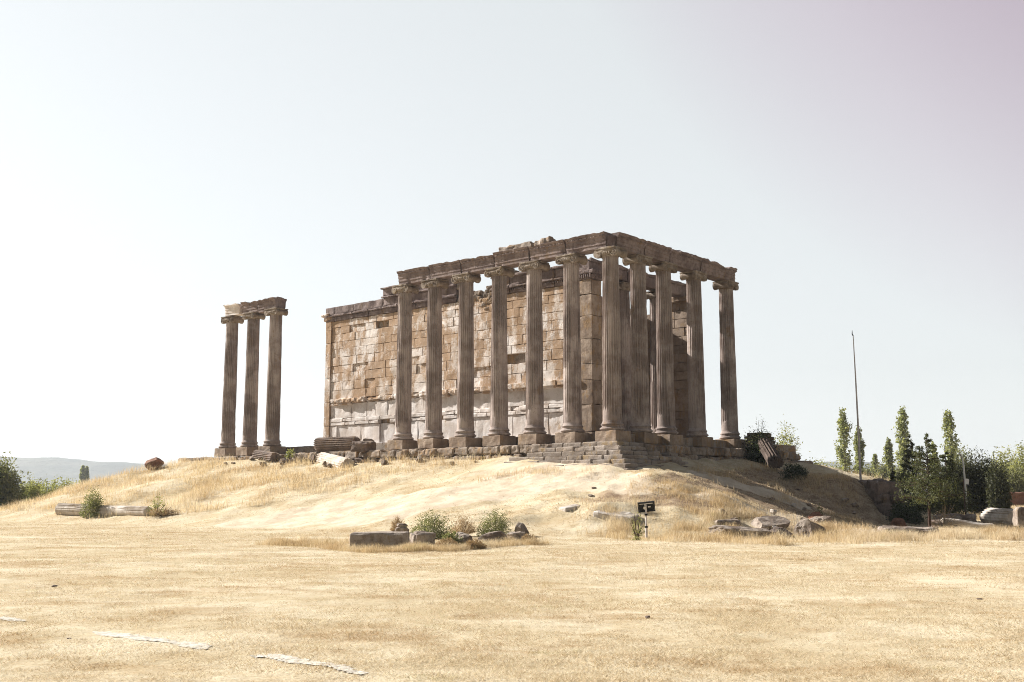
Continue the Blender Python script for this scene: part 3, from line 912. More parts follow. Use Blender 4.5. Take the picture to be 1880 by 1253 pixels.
for i in range(NS):                                                   # a pyramid of worn steps round the corner
    e = 0.98 + 0.31 * i; zt = -0.56 - 0.225 * i; h = 0.225
    ya = -e
    yend = 3.3 + 0.52 * i + r_.uniform(-0.45, 0.45)
    while ya < yend:
        L = r_.uniform(0.75, 1.5)
        L = min(L, yend - ya + 0.3)
        rough_block(st, (-e + 0.5 + r_.uniform(-0.02, 0.03), ya + L / 2, zt - h / 2 - 0.01 + r_.uniform(-0.012, 0.008)), (1.0, L - 0.014, h + 0.02), 7, 12, 0.025, 2.4, 3000 + i * 40 + int(ya * 10), chip=0.14)
        ya += L
    xa = -e + 1.01
    xend = 1.8 + 0.34 * i + r_.uniform(-0.6, 0.6)
    while xa < xend:
        L = r_.uniform(0.7, 1.4)
        if not (i < 3 and xa > 1.0 and r_.random() < 0.5):
            rough_block(st, (xa + L / 2, -e + 0.5 + r_.uniform(-0.02, 0.06), zt - h / 2 - 0.01 + r_.uniform(-0.03, 0.01)), (L - 0.014, 1.0, h + 0.02), 7, 8, 0.035, 2.4, 3500 + i * 40 + int(xa * 10), chip=0.25)
        xa += L
for i in range(12):
    rough_block(st, (-2.5 + R.uniform(-.4, 1.4), -3.0 + R.uniform(-.25, .25), -2.15), (R.uniform(.2, .6), R.uniform(.2, .5), R.uniform(.15, .3)), 4, 4, 0.06, 3, 3900 + i, chip=0.2)
st.build('stairs', M['stair'], temple)

# ------------------------------------------------------------------ three columns standing apart
three = empty('column_trio', C0 + U * (12 * S), TROT)
tag(three, 'three fluted columns standing apart under a broken beam, left of the temple wall', 'columns')
for i in range(3):
    make_column(700 + 23 * i, three, 0.0, (i - 1) * S + 0.02, 0.0, 0.075, 0.02)
for i, (y0, y1, bk) in enumerate([(-3.05, -1.0, (0.3, 0.1)), (-0.98, 0.95, (0.1, 0.25)), (1.0, 2.78, (0.3, 0.05))]):
    o = entab_block(y1 - y0 - 0.02, 90 + i, dent=False, H=(0.80, 0.74, 0.66)[i], broken=bk).build('architrave_block', (M['entab'], M['entab'], M['dado'])[i], three)
    o.location = (0, y0, ZE - (0.10, 0.02, 0.0)[i])
    o.rotation_euler = ((-0.02, 0.01, 0.02)[i], 0, (0.02, -0.02, 0.03)[i])
mb = MB()
rough_block(mb, (0.05, -2.2, ZE + 0.66), (0.7, 1.5, 0.14), 10, 7, 0.07, 2.4, 8, chip=0.3)
mb.build('backing_block', M['entab'], three)

# ------------------------------------------------------------------ fallen stones, each a thing of its own
def boulder_mesh(d, seed, cuts=7, amp=0.16, n=14):
    cuts = cuts + 6
    q, f = cube_grid(n)
    q = q / (np.abs(q) ** 3.2).sum(1)[:, None] ** (1 / 3.2)
    r_ = np.random.default_rng(seed)
    P = q * (1 + amp * fbm(q * 1.6 + seed, seed, 3))[:, None]
    for _ in range(cuts):                                             # flat broken facets
        nr = r_.normal(size=3); nr /= np.linalg.norm(nr)
        off = r_.uniform(0.58, 0.90)
        s_ = P @ nr - off
        P = P - np.clip(s_, 0, None)[:, None] * nr[None]
    P = P * (1 + 0.05 * fbm(P * 3.1 + seed, seed + 2, 3))[:, None]
    P = P + 0.03 * vnoise(P * 6 + seed, seed + 1)[:, None] * q
    P = P * np.asarray(d, float) / 2
    P[:, 2] -= P[:, 2].min()
    return P, f

def stone(name, p, d, rz, mat, seed, label, cat, group=None, sink=0.12, cuts=7, amp=0.16, tilt=(0, 0), n=14):
    P, f = boulder_mesh(d, seed, cuts, amp, n)
    mb = MB().add(P, f)
    o = mb.build(name, mat, None, False, (p[0], p[1], g1(p[0], p[1]) - sink * d[2]), rz)
    o.rotation_euler = (tilt[0], tilt[1], rz)
    return tag(o, label, cat, group)

def slab(name, p, d, rz, mat, seed, label, cat, group=None, sink=0.1, tilt=(0, 0), p_=9, amp=0.04, chip=0.2, dz=0.0):
    mb = MB(); rough_block(mb, (0, 0, d[2] / 2), d, 11, p_, amp, 2.6, seed, chip)
    o = mb.build(name, mat, None, False, (p[0], p[1], g1(p[0], p[1]) - sink * d[2] + dz))
    o.rotation_euler = (tilt[0], tilt[1], rz)
    return tag(o, label, cat, group)

def drum(name, p0, p1, r0, r1, mat, seed, label, cat, group=None, dmg=0.06, dz=0.0, nf=20):
    """a fallen fluted column drum lying from p0 to p1 (world points of its axis on the ground plan)"""
    L = float(np.linalg.norm(np.asarray(p1) - np.asarray(p0)))
    Vv, f = fluted_shaft(L, r0, r1, seed, dmg, nz=max(8, int(L / 0.22)), nf=nf)
    Vv[:, 2] -= L / 2
    ends = np.abs(np.abs(Vv[:, 2]) - L / 2) < 1e-6
    Vv[:, 2] += np.where(ends, 0.10 * vnoise(Vv * 3 + seed, seed), 0)
    o = MB().add(Vv, f).build(name, mat)
    a, b_ = Vector(map(float, p0)), Vector(map(float, p1))
    o.rotation_mode = 'QUATERNION'
    o.rotation_quaternion = (b_ - a).to_track_quat('Z', 'Y')
    o.location = (a + b_) / 2 + Vector((0, 0, dz))
    return tag(o, label, cat, group)

def G(px, py): return on_ground(px, py)
def lay(pA, pB, r, up=0.75):
    """axis end points of a drum of radius r lying between two spots of ground"""
    a, b_ = np.array(pA, float), np.array(pB, float)
    a[2] = g1(a[0], a[1]) + r * up; b_[2] = g1(b_[0], b_[1]) + r * up
    return a, b_

# left: boulder and broken column in the grass
p = at_depth(285, 862, 74.0)
stone('boulder', p, (1.5, 1.1, 1.05), 0.5, M['redrock'], 4, 'red brown boulder alone on the grassy skyline at far left', 'boulder', sink=0.15, tilt=(0.1, -0.35))
a, b_ = lay(G(110, 944), G(163, 946), 0.33)
drum('column_drum', a, b_, 0.36, 0.35, M['white_marble'], 31, 'left half of the broken fluted shaft lying in the field, left of the dark shrub', 'column drum', 'fallen column drums')
a, b_ = lay(G(183, 946), G(272, 947), 0.27)
drum('column_drum', a, b_, 0.32, 0.28, M['white_marble'], 32, 'long right half of the broken fluted shaft in the field, between two shrubs', 'column drum', 'fallen column drums')
# drums and stones by the podium
def TP(a, b, z): return C0 + U * a + V * b + np.array([0, 0, z])
drum('column_drum', TP(21.9, -0.5, -0.06), TP(18.4, -0.5, -0.08), 0.44, 0.42, M['darkrock'], 33, 'thick dark fluted drum lying on the podium below the wall corner', 'column drum', 'fallen column drums', dmg=0.08)
o = slab('capital_fragment', TP(17.5, -0.7, 0), (1.25, 0.95, 0.56), TROT + 0.2, M['darkrock'], 41, 'dark broken block with a pale flat top, beside the thick drum on the podium', 'stone block', tilt=(0.12, -0.1), p_=7, amp=0.08)
o.location.z = C0[2] - 0.58
o = stone('stone_block', TP(17.9, -0.1, 0), (1.0, 0.7, 0.8), TROT, M['rubble'], 43, 'rough ochre stone half hidden behind the dark fragment on the podium', 'stone block', sink=0)
o.location.z = C0[2] - 0.6
a = at_depth(592, 843, 66.0); b_ = at_depth(638, 856, 62.6)
drum('column_drum', a, b_, 0.44, 0.46, M['white_marble'], 35, 'white fluted drum tilted down the grass bank with a brown broken end', 'column drum', 'fallen column drums', dmg=0.05)
a, b_ = lay(at_depth(470, 852, 70.5), at_depth(505, 853, 68.6), 0.36, 0.6)
drum('column_drum', a, b_, 0.38, 0.38, M['darkrock'], 36, 'short dark drum sunk in grass below the three standing columns', 'column drum', 'fallen column drums')
for i, (px, py, Y, d, lab) in enumerate([
        (536, 855, 68.0, (1.5, 0.8, 0.5), 'flat brown stone in the grass right of the short sunken drum'),
        (577, 856, 66.5, (0.8, 0.7, 0.6), 'angular dark stone just left of the tilted white drum'),
        (598, 865, 64.5, (0.7, 0.5, 0.28), 'small dark flat stone under the tilted white drum'),
        (661, 856, 63.5, (0.75, 0.6, 0.42), 'dark stone on the grass just right of the tilted white drum'),
        (563, 845, 70.0, (0.7, 0.6, 0.45), 'small round dark stone at the foot of the low podium row'),
        (520, 858, 68.0, (0.9, 0.5, 0.35), 'low brown stone nearest the sunken drum end')]):
    stone('field_stone', at_depth(px, py, Y), d, R.uniform(0, 3), M['darkrock'], 50 + i, lab, 'stone', 'stones below the podium', sink=0.2)

# middle: the group of stones in the lawn
gm = lambda px, py: G(px, py)
slab('stone_slab', gm(697, 1006), (1.72, 0.85, 0.50), 0.02, M['rock'], 61, 'long flat topped slab at the left end of the lawn stone group', 'stone slab', sink=0.08, amp=0.025, chip=0.1, p_=11)
slab('stone_slab', gm(775, 1000), (0.72, 0.75, 0.44), 0.25, M['rock'], 62, 'short broken slab between the long slab and the green bush', 'stone slab', sink=0.1, tilt=(0, 0.06), amp=0.05, p_=8)
slab('stone_block', gm(738, 985), (0.50, 0.45, 0.36), 0.1, M['rock'], 63, 'small carved block behind the long slab', 'stone block', sink=0.05)
o = slab('stone_block', gm(738, 985), (0.40, 0.36, 0.14), 0.3, M['rock'], 163, 'little cap stone lying on the small carved block', 'stone block', sink=0.0, dz=0.33)
stone('field_stone', gm(848, 1000), (0.66, 0.6, 0.55), 0.4, M['rock'], 64, 'rounded grey stone in dry grass between the two lawn bushes', 'stone', sink=0.15)
stone('field_stone', gm(906, 998), (1.10, 0.8, 0.42), 0.1, M['rock'], 65, 'low pale boulder left of the chunky end stone on the lawn', 'stone', sink=0.12)
stone('field_stone', gm(948, 995), (0.55, 0.6, 0.42), 0.9, M['rock'], 66, 'pale stone wedged between the low boulder and the chunky end stone', 'stone', sink=0.12)
stone('field_stone', gm(957, 985), (0.66, 0.6, 0.60), 0.2, M['rock'], 67, 'chunky dark sided stone at the right end of the lawn group', 'stone', sink=0.1, cuts=10)

# right slope: outcrops and stones at the foot of the mound
slab('stone_slab', gm(1132, 950), (1.6, 0.9, 0.32), -0.5, M['white_marble'], 71, 'white slab poking out of the slope left of the floodlight', 'stone slab', sink=0.5, tilt=(0.15, 0.12), amp=0.06, p_=7)
slab('stone_slab', gm(1048, 934), (0.9, 0.5, 0.2), 0.6, M['white_marble'], 72, 'small tilted slab at the left tip of the bare bank', 'stone slab', sink=0.45, tilt=(0.1, -0.15), p_=7)
slab('stone_slab', gm(1334, 967), (0.95, 0.7, 0.26), 0.1, M['rock'], 73, 'squared little slab above the long flat rock, right of the floodlight', 'stone slab', sink=0.02, amp=0.02)
stone('field_stone', gm(1352, 986), (2.3, 1.0, 0.55), 0.05, M['rock'], 74, 'long low flat rock along the foot of the slope', 'stone', sink=0.25, cuts=5)
stone('field_stone', gm(1430, 988), (1.1, 0.8, 0.48), 0.3, M['darkrock'], 75, 'dark low rock at the right end of the long flat rock', 'stone', sink=0.15)
stone('field_stone', gm(1412, 972), (1.7, 1.1, 0.85), -0.1, M['rock'], 76, 'broad grey boulder just behind the long flat rock', 'stone', sink=0.32)
stone('field_stone', gm(1482, 985), (1.5, 1.1, 1.0), 0.3, M['rock'], 77, 'big pale boulder sloping down to the right, in front of the shaded bank', 'stone', sink=0.28, tilt=(0, 0.3), cuts=9)
stone('field_stone', gm(1513, 972), (1.1, 0.9, 0.6), 0.1, M['rock'], 78, 'grey boulder half in shade behind the big pale boulder', 'stone', sink=0.15)
stone('field_stone', gm(1500, 958), (0.9, 0.7, 0.55), 0.4, M['redrock'], 79, 'reddish boulder topmost of the pile behind the big pale boulder', 'stone', sink=0.1)

for i in range(24):
    px, py = R.uniform(1080, 1620), R.uniform(885, 975)
    if py < 880 + abs(px - 1250) * 0.08: py = 930
    q_ = R.uniform(0.14, 0.42)
    stone('loose_rock', gm(px, py), (q_, q_ * 0.8, q_ * R.uniform(.4, .7)), R.uniform(0, 3), M['rock'] if i % 3 else M['white_marble'], 400 + i, 'small loose rock strewn on the eroded slope right of the corner stairs', 'rock', 'loose rocks on the eroded slope', sink=0.2, n=7)
for i in range(18):
    aa_, bb_ = R.uniform(7, 30), R.uniform(-2.6, -1.4)
    q_ = R.uniform(0.18, 0.5); P_ = C0 + U * aa_ + V * bb_
    stone('rubble_stone', P_, (q_, q_ * 0.8, q_ * R.uniform(.5, .8)), R.uniform(0, 3), M['rubble'], 440 + i, 'small rubble stone in the grass along the foot of the temple podium', 'stone', 'rubble along the podium foot', sink=0.15, n=7)

# right: cut bank, stones of the fallen building
mb = MB()
rough_block(mb, (0, 0, 0.70), (1.2, 3.0, 1.75), 22, 8, 0.16, 2.2, 81, 0.6)
rough_block(mb, (0.45, -0.9, 0.4), (0.9, 1.4, 1.2), 12, 5, 0.2, 1.3, 82, 0.5)
rough_block(mb, (-0.4, -1.5, 0.2), (1.0, 1.0, 0.9), 10, 4, 0.2, 1.3, 83, 0.5)
for i in range(14):
    rough_block(mb, (R.uniform(-.7, .7), -1.5 + R.uniform(-.4, .3), R.uniform(-.2, 1.2)), (R.uniform(.3, .8), R.uniform(.3, .6), R.uniform(.2, .5)), 6, 8, 0.06, 3, 840 + i, 0.3)
o = mb.build('bank_rock', M['darkrock'], None, False, (18.6, 55.6, g1(18.6, 54.5) - 0.25), 0.15)
tag(o, 'large brown earth and rock face below the mast', 'rock')
stone('bank_rock', at_depth(1596, 893, 59.0), (1.8, 1.6, 1.0), 0.1, M['redrock'], 82, 'reddish rock cap at the foot of the thin mast', 'rock', sink=0.25, cuts=6, amp=0.2, n=12)
stone('field_stone', G(1650, 972), (0.95, 0.8, 0.62), 0.7, M['redrock'], 83, 'angular red brown stone with a bright left face, right of the rock face', 'stone', sink=0.1, cuts=11, amp=0.06)
stone('field_stone', G(1672, 962), (1.4, 0.9, 0.62), 0.0, M['darkrock'], 84, 'dark stone behind the angular red brown stone', 'stone', sink=0.1)
slab('stone_slab', G(1668, 985), (2.1, 0.75, 0.34), 0.03, M['rock'], 85, 'long rough slab in grass left of the pine trunk', 'stone slab', sink=0.05, amp=0.08, p_=7)
stone('field_stone', G(1728, 966), (1.1, 0.9, 0.75), 0.4, M['darkrock'], 86, 'dark stone just right of the pine trunk', 'stone', sink=0.1)
slab('stone_slab', at_depth(1752, 941, 52.0), (1.9, 0.9, 0.55), -0.25, M['rock'], 87, 'broad slab leaning behind the pine, end on to the grass', 'stone slab', sink=0.0, amp=0.07, p_=7)
slab('stone_slab', at_depth(1774, 952, 49.0), (2.2, 0.5, 0.24), -0.30, M['white_marble'], 88, 'narrow pale slab sloping down towards the fluted drum at right', 'stone slab', sink=-0.5, tilt=(0, 0.13), p_=9)
stone('field_stone', at_depth(1738, 946, 50.0), (1.5, 0.9, 0.7), 0.2, M['darkrock'], 89, 'dark tumbled stone under the leaning slab behind the pine', 'stone', sink=0.1)
a, b_ = lay(at_depth(1814, 950, 52.0), at_depth(1866, 956, 49.5), 0.40, 0.9)
drum('column_drum', a, b_, 0.43, 0.42, M['white_marble'], 90, 'pale fluted drum lying in the grass beside the upright grey stone at right', 'column drum', 'fallen column drums', dz=0.1)
P_ = at_depth(1884, 955, 48.0)
mb = MB(); rough_block(mb, (0, 0, 0.52), (1.05, 0.5, 1.1), 11, 6, 0.06, 2.4, 91, 0.25)
o = mb.build('standing_stone', M['rock'], None, False, (P_[0], P_[1], g1(P_[0], P_[1]) - 0.05), 0.1)
tag(o, 'upright rounded grey stone at the right edge of the picture', 'stone')
slab('stone_slab', at_depth(1878, 962, 46.5), (1.6, 0.6, 0.2), 0.0, M['rock'], 92, 'thin flat slab in front of the upright grey stone', 'stone slab', sink=0.0)
slab('brick_heap', at_depth(1880, 908, 110.0), (5.0, 2.0, 1.75), 0.1, M['brick'], 93, 'red brick wall stub in the far grass at the right edge', 'brick wall', sink=0.05, amp=0.10, p_=8)

# the ruined vault behind the right end of the podium
vault = empty('ruined_vault', TP(0.2, 16.0, -1.55), TROT)
tag(vault, 'broken brown masonry arch and stub wall behind the right end of the temple', 'ruin')
mb = MB(); r_ = random.Random(9)
for j in range(9):                                                    # thin curved courses rising to a rounded crown
    zc = 0.30 + 0.215 * j
    hw = 1.42 * math.sqrt(max(0.05, 1 - ((zc - 0.5) / 1.85) ** 2)) if zc > 0.5 else 1.42
    x = -hw
    while x < hw - 0.1:
        L = min(r_.uniform(0.5, 1.1), hw - x)
        rough_block(mb, (x + L / 2, 0.4 + r_.uniform(-.07, .05), zc), (L - 0.015, 0.9, 0.195), 6, 12, 0.03, 3, j * 40 + int(x * 10), 0.2)
        x += L
mb.build('arch', M['darkrock'], vault)  # dark stone on arch and infill paints in their shadow
mb = MB()
rough_block(mb, (0.0, 0.55, 0.0), (2.6, 0.8, 1.1), 12, 8, 0.12, 2.6, 5, 0.3)
mb.build('infill', M['darkrock'], vault)
mb = MB()
for (x0, z0, L, h) in [(1.2, -0.5, 2.6, .55), (1.1, 0.02, 1.5, .5), (2.65, 0.0, 1.3, .55), (1.0, 0.52, 1.2, .45), (2.25, 0.55, 1.75, .36), (1.3, 0.95, 1.0, .3), (2.3, 0.92, 1.05, .36)]:
    rough_block(mb, (x0 + L / 2, 0.1 + r_.uniform(-.1, .1), z0 + h / 2), (L - 0.04, 0.9, h), 7, 8, 0.06, 2.5, int(x0 * 30 + z0 * 9), 0.25)
mb.build('stub_wall', M['rubble'], vault)
a = at_depth(1401, 812, 60.5); b_ = at_depth(1425, 852, 59.0)
drum('column_drum', a, b_, 0.40, 0.42, M['vdark'], 95, 'dark fluted drum leaning steeply against the broken arch', 'column drum', 'fallen column drums', dmg=0.05, nf=16)

# ------------------------------------------------------------------ plants
def leaves(centers, size, rr, up=0.0, aspect=0.5):
    """one bent leaf (two triangles as a quad) per centre"""
    n = len(centers)
    d = rr.normal(size=(n, 3)); d[:, 2] += up; d /= np.linalg.norm(d, axis=1)[:, None]
    e = np.cross(d, rr.normal(size=(n, 3))); e /= np.linalg.norm(e, axis=1)[:, None] + 1e-9
    L = size * rr.uniform(0.6, 1.4, n)[:, None]; Wd = L * aspect
    a = centers - d * L * 0.5; b_ = centers + e * Wd * 0.5; c = centers + d * L * 0.5; g = centers - e * Wd * 0.5
    Vv = np.stack([a, b_, c, g], 1).reshape(-1, 3)
    return Vv, np.arange(n * 4).reshape(n, 4)

def sprigs(n_br, shape, rr, per=26, spread=0.16, taper=True):
    """leaf centres gathered along short twigs that end on the outline given by shape(u) -> points"""
    tips = shape(n_br, rr)
    out = []
    for t in tips:
        base_, tip = t
        k = max(3, int(per * rr.uniform(0.5, 1.4)))
        s_ = rr.uniform(0.15, 1.0, k) ** 0.7
        P = base_[None] + (tip - base_)[None] * s_[:, None]
        out.append(P + rr.normal(size=(k, 3)) * spread * np.linalg.norm(tip - base_) * (1.1 - 0.5 * s_[:, None]))
    return np.concatenate(out), tips

def bush_shape(rx, ry, rz, lift=0.15, inner=0.35, flat=0.0):
    def f(n, rr):
        res = []
        for _ in range(n):
            az = rr.uniform(0, 2 * math.pi); el = math.asin(rr.uniform(-0.15, 1.0))
            k = rr.uniform(0.72, 1.08)
            tip = np.array([math.cos(az) * math.cos(el) * rx, math.sin(az) * math.cos(el) * ry, lift * rz + max(0, math.sin(el)) * rz * (1 - lift)]) * k
            b_ = tip * np.array([inner, inner, 0.45]) * rr.uniform(0.6, 1.1)
            res.append((b_, tip))
        return res
    return f

def column_shape(w, h, lo=0.1):
    def f(n, rr):
        res = []
        ph = rr.uniform(0, 6.28, 4)
        for _ in range(n):
            t = lo + (1 - lo) * rr.uniform(0, 1) ** 0.85
            prof = w * (0.35 + 0.65 * smooth01((t - lo) / 0.30)) * (1 - 0.85 * smooth01((t - 0.72) / 0.36))
            az = rr.uniform(0, 2 * math.pi)
            prof *= 1 + 0.28 * math.sin(t * 17 + ph[0] + az) + 0.22 * math.sin(t * 31 + ph[1] + 2 * az)
            k = rr.uniform(0.55, 1.2) * prof
            b_ = np.array([math.cos(az) * k * 0.15, math.sin(az) * k * 0.15, max(0.04, t - 0.14) * h])
            res.append((b_, np.array([math.cos(az) * k, math.sin(az) * k, t * h + 0.03 * h])))
        return res
    return f

def cone_shape(w, h, lo=0.1, droop=0.0):
    def f(n, rr):
        res = []
        for _ in range(n):
            t = lo + (1 - lo) * (1 - math.sqrt(rr.uniform(0, 1)))
            az = rr.uniform(0, 2 * math.pi); k = w * (1 - (t - lo) / (1 - lo)) ** 1.15 * rr.uniform(0.55, 1.15) + 0.06 * w
            res.append((np.array([0, 0, t * h]), np.array([math.cos(az) * k, math.sin(az) * k, t * h + (0.12 - droop) * k])))
        return res
    return f

def plant(name, loc, shape, n_br, leaf, mat, seed, label, cat, group=None, per=26, spread=0.16, trunk=None, stems=6, stem_mat='bark', aspect=0.5, up=0.3, sink=0.05, twig=0.012):
    """trunk = (height, r0, r1, bend) or None for a shrub with several stems"""
    rr = np.random.default_rng(seed)
    z = g1(loc[0], loc[1]) if len(loc) < 3 or loc[2] is None else loc[2]
    t = empty(name, (loc[0], loc[1], z - sink))
    tag(t, label, cat, group)
    Cc, tips = sprigs(n_br, shape, rr, per, spread)
    Vv, Fv = leaves(Cc, leaf, rr, up, aspect)
    raw_mesh('crown' if trunk else 'foliage', Vv, Fv, M[mat], t)
    mb = MB()
    if trunk:
        h, r0, r1, bend = trunk
        pts = [(bend * math.sin(q * 2.2 + seed), bend * math.cos(q * 1.7 + seed) - bend, q * h) for q in np.linspace(0, 1, 9)]
        tube(mb, pts, list(np.linspace(r0, r1, 9)), 8)
    for (b_, tip) in tips[:max(stems, 1) * (4 if trunk else 1)]:
        root = np.array([0, 0, b_[2]]) if trunk else np.array([b_[0] * 0.1, b_[1] * 0.1, 0])
        mid = (root + tip) / 2 + np.array([0, 0, 0.05])
        tube(mb, [root, mid, tip], [twig * 1.6, twig, twig * 0.4], 5, False)
    mb.build('trunk' if trunk else 'stem', M[stem_mat], t)
    return t

# the lawn group
plant('shrub', gm(792, 990), bush_shape(0.86, 0.7, 1.08, 0.1, 0.25), 260, 0.052, 'leaf', 201, 'round green bush behind the short broken slab on the lawn', 'bush', per=26)
plant('shrub', gm(908, 985), bush_shape(0.70, 0.6, 1.12, 0.05, 0.25), 230, 0.050, 'leaf', 202, 'pointed green bush behind the low pale boulder on the lawn', 'bush', per=26)
plant('shrub', gm(828, 1002), bush_shape(0.36, 0.3, 0.5, 0.1), 90, 0.055, 'leaf', 203, 'small low green shrub between round bush and rounded grey stone', 'bush')
for i, (px, py, rx, rz, lab) in enumerate([
        (850, 985, 0.55, 0.9, 'tall dry brown weeds between the two green lawn bushes'),
        (730, 980, 0.32, 0.75, 'thin dry weeds behind the small carved block'),
        (820, 1008, 0.36, 0.38, 'brown dry weeds at the foot of the round green bush'),
        (872, 1008, 0.34, 0.34, 'dark brown dry weeds in front of the rounded grey stone'),
        (972, 998, 0.30, 0.34, 'dry weeds at the right end of the lawn stone group')]):
    plant('dry_weeds', gm(px, py), bush_shape(rx, rx * .8, rz, 0.3, 0.2), 280, 0.055, 'drybush', 210 + i, lab, 'weeds', 'dry weeds round the lawn stones', per=14, spread=0.07, aspect=0.22, up=1.2, stems=30, twig=0.003)
# field shrubs at left
plant('shrub', G(168, 950), bush_shape(0.66, 0.6, 1.75, 0.1), 150, 0.085, 'leaf', 221, 'dark green shrub growing in the gap of the broken fluted shaft', 'bush', per=22)
plant('shrub', G(288, 946), bush_shape(0.55, 0.5, 1.25, 0.1), 60, 0.07, 'leaf_yellow', 222, 'thin yellowing shrub at the right end of the broken fluted shaft', 'bush', per=14, stems=14)
plant('dry_weeds', G(300, 948), bush_shape(0.9, 0.6, 0.5, 0.3), 160, 0.08, 'drybush', 223, 'dry brown weeds round the thin yellowing shrub', 'weeds', per=14, spread=0.1, aspect=0.22, up=1.0, stems=20)
plant('sapling', at_depth(532, 842, 67.5), bush_shape(0.35, 0.3, 0.75, 0.2), 30, 0.09, 'leaf_yellow', 224, 'small green sapling on the podium row right of the three columns', 'sapling', per=14)
plant('sapling', G(1169, 988), bush_shape(0.30, 0.30, 1.05, 0.25), 36, 0.06, 'leaf_yellow', 225, 'spindly yellow green weed beside the floodlight post', 'weed', per=10, stems=10)
plant('sapling', G(1170, 993), bush_shape(0.26, 0.2, 0.22, 0.1), 26, 0.05, 'leaf_yellow', 226, 'tiny green tuft at the foot of the floodlight post', 'weed', per=10)
plant('sapling', at_depth(1505, 950, 50.0), bush_shape(0.2, 0.2, 0.75, 0.1), 24, 0.07, 'leaf', 227, 'small upright green weed on the shaded bank', 'weed', per=12)

# far left trees and scrub
plant('broadleaf_tree', (*at_depth(-8, 915, 88.0)[:2],), bush_shape(2.4, 2.2, 4.6, 0.05, 0.4), 520, 0.24, 'leaf', 231, 'dark round leafy tree cut by the left edge of the picture', 'tree', per=34, trunk=(2.6, 0.16, 0.06, 0.05))
plant('broadleaf_tree', (*at_depth(60, 905, 100.0)[:2],), bush_shape(1.0, 0.9, 3.4, 0.25, 0.4), 110, 0.2, 'leaf', 232, 'small thin tree just right of the dark round tree', 'tree', per=20, trunk=(2.0, 0.07, 0.03, 0.05))
for i, (px, py, Y, rx, rz, lab) in enumerate([
        (58, 905, 92.0, 1.3, 2.3, 'grey green scrub beside the dark round tree at left'),
        (88, 902, 96.0, 1.5, 2.2, 'pale green scrub in the middle of the left hedge'),
        (117, 899, 100.0, 1.5, 2.5, 'bushy pale scrub, highest of the left hedge'),
        (138, 896, 104.0, 0.9, 2.15, 'small olive scrub at the right end of the left hedge')]):
    plant('shrub', (*at_depth(px, py, Y)[:2],), bush_shape(rx * 1.2, 1.2, rz * 1.25, 0.1, 0.4), 240, 0.17, 'leaf_yellow' if i != 3 else 'leaf', 240 + i, lab, 'bush', 'scrub hedge at left', per=22)
def poplar(px, base_py, top_py, Y, w_px, seed, label, group='poplars in the distance'):
    P = at_depth(px, base_py, Y); h = (base_py - top_py) / ppm(Y); w = w_px / ppm(Y) / 2
    gz = g1(P[0], P[1]); h += P[2] - gz
    plant('poplar_tree', (P[0], P[1], gz), column_shape(w * 0.98, h * 0.97, 0.10), int(80 + h * 5), 0.0020 * Y, 'poplar', seed, label, 'tree', group, per=26, spread=0.10, trunk=(h * 0.92, 0.022 * h, 0.01, 0.05), stem_mat='pale_bark', aspect=0.7)
poplar(151, 884, 856, 420.0, 9, 251, 'tiny far poplar, left of the distant pair')
poplar(158, 884, 857, 425.0, 8, 252, 'tiny far poplar, right of the distant pair')
poplar(1552, 880, 745, 150.0, 25, 253, 'tall slim poplar just left of the thin mast')
poplar(1579, 878, 780, 165.0, 15, 254, 'narrow poplar directly behind the thin mast')
poplar(1608, 884, 834, 210.0, 14, 255, 'short dim poplar, farthest of those right of the mast')
poplar(1634, 884, 806, 165.0, 17, 256, 'short poplar midway between the mast and the pine')
poplar(1662, 884, 744, 140.0, 24, 257, 'tall poplar rising behind the left side of the pine')
poplar(1748, 890, 752, 130.0, 27, 258, 'tall poplar rising behind the right side of the pine')
poplar(1718, 890, 812, 120.0, 18, 259, 'half hidden poplar right behind the pine tip')
for i, (px, py, tp_, Y, wpx, mat, lab) in enumerate([
        (1512, 882, 848, 110.0, 34, 'leaf_yellow', 'yellow green bush at the end of the mound, left of the tall slim poplar'),
        (1534, 882, 852, 140.0, 22, 'leaf_yellow', 'bright low bush at the foot of the tall slim poplar'),
        (1497, 876, 842, 100.0, 16, 'leaf', 'small dark bush touching the stub wall end'),
        (1592, 888, 858, 190.0, 30, 'leaf', 'low green bush right of the mast foot'),
        (1622, 890, 852, 160.0, 20, 'leaf', 'dark pointed bush below the short middle poplar'),
        (1650, 892, 850, 150.0, 34, 'leaf', 'broad bush under the tall poplar left of the pine'),
        (1768, 890, 818, 125.0, 30, 'leaf', 'rounded tree crown right of the tall right poplar'),
        (1846, 890, 826, 150.0, 62, 'leaf_yellow', 'pale rounded willow left of the larger one at the right edge'),
        (1882, 890, 815, 140.0, 64, 'leaf_yellow', 'large pale rounded willow at the right edge'),
        (1820, 890, 845, 120.0, 30, 'leaf', 'olive bush between dark junipers and pale willow'),
        (1862, 906, 858, 118.0, 50, 'leaf', 'olive bush close behind the red brick wall')]):
    P = at_depth(px, py, Y); h = (py - tp_) / ppm(Y) + P[2] - g1(P[0], P[1])
    w = wpx / ppm(Y) / 2
    plant('broadleaf_tree' if h > 3.2 else 'shrub', (P[0], P[1]), bush_shape(w, w * 0.9, h, 0.08, 0.4), 340, 0.0021 * Y, mat, 270 + i, lab, 'tree' if h > 3.2 else 'bush', per=24, trunk=(h * 0.5, 0.03 * h, 0.02 * h, 0.04))
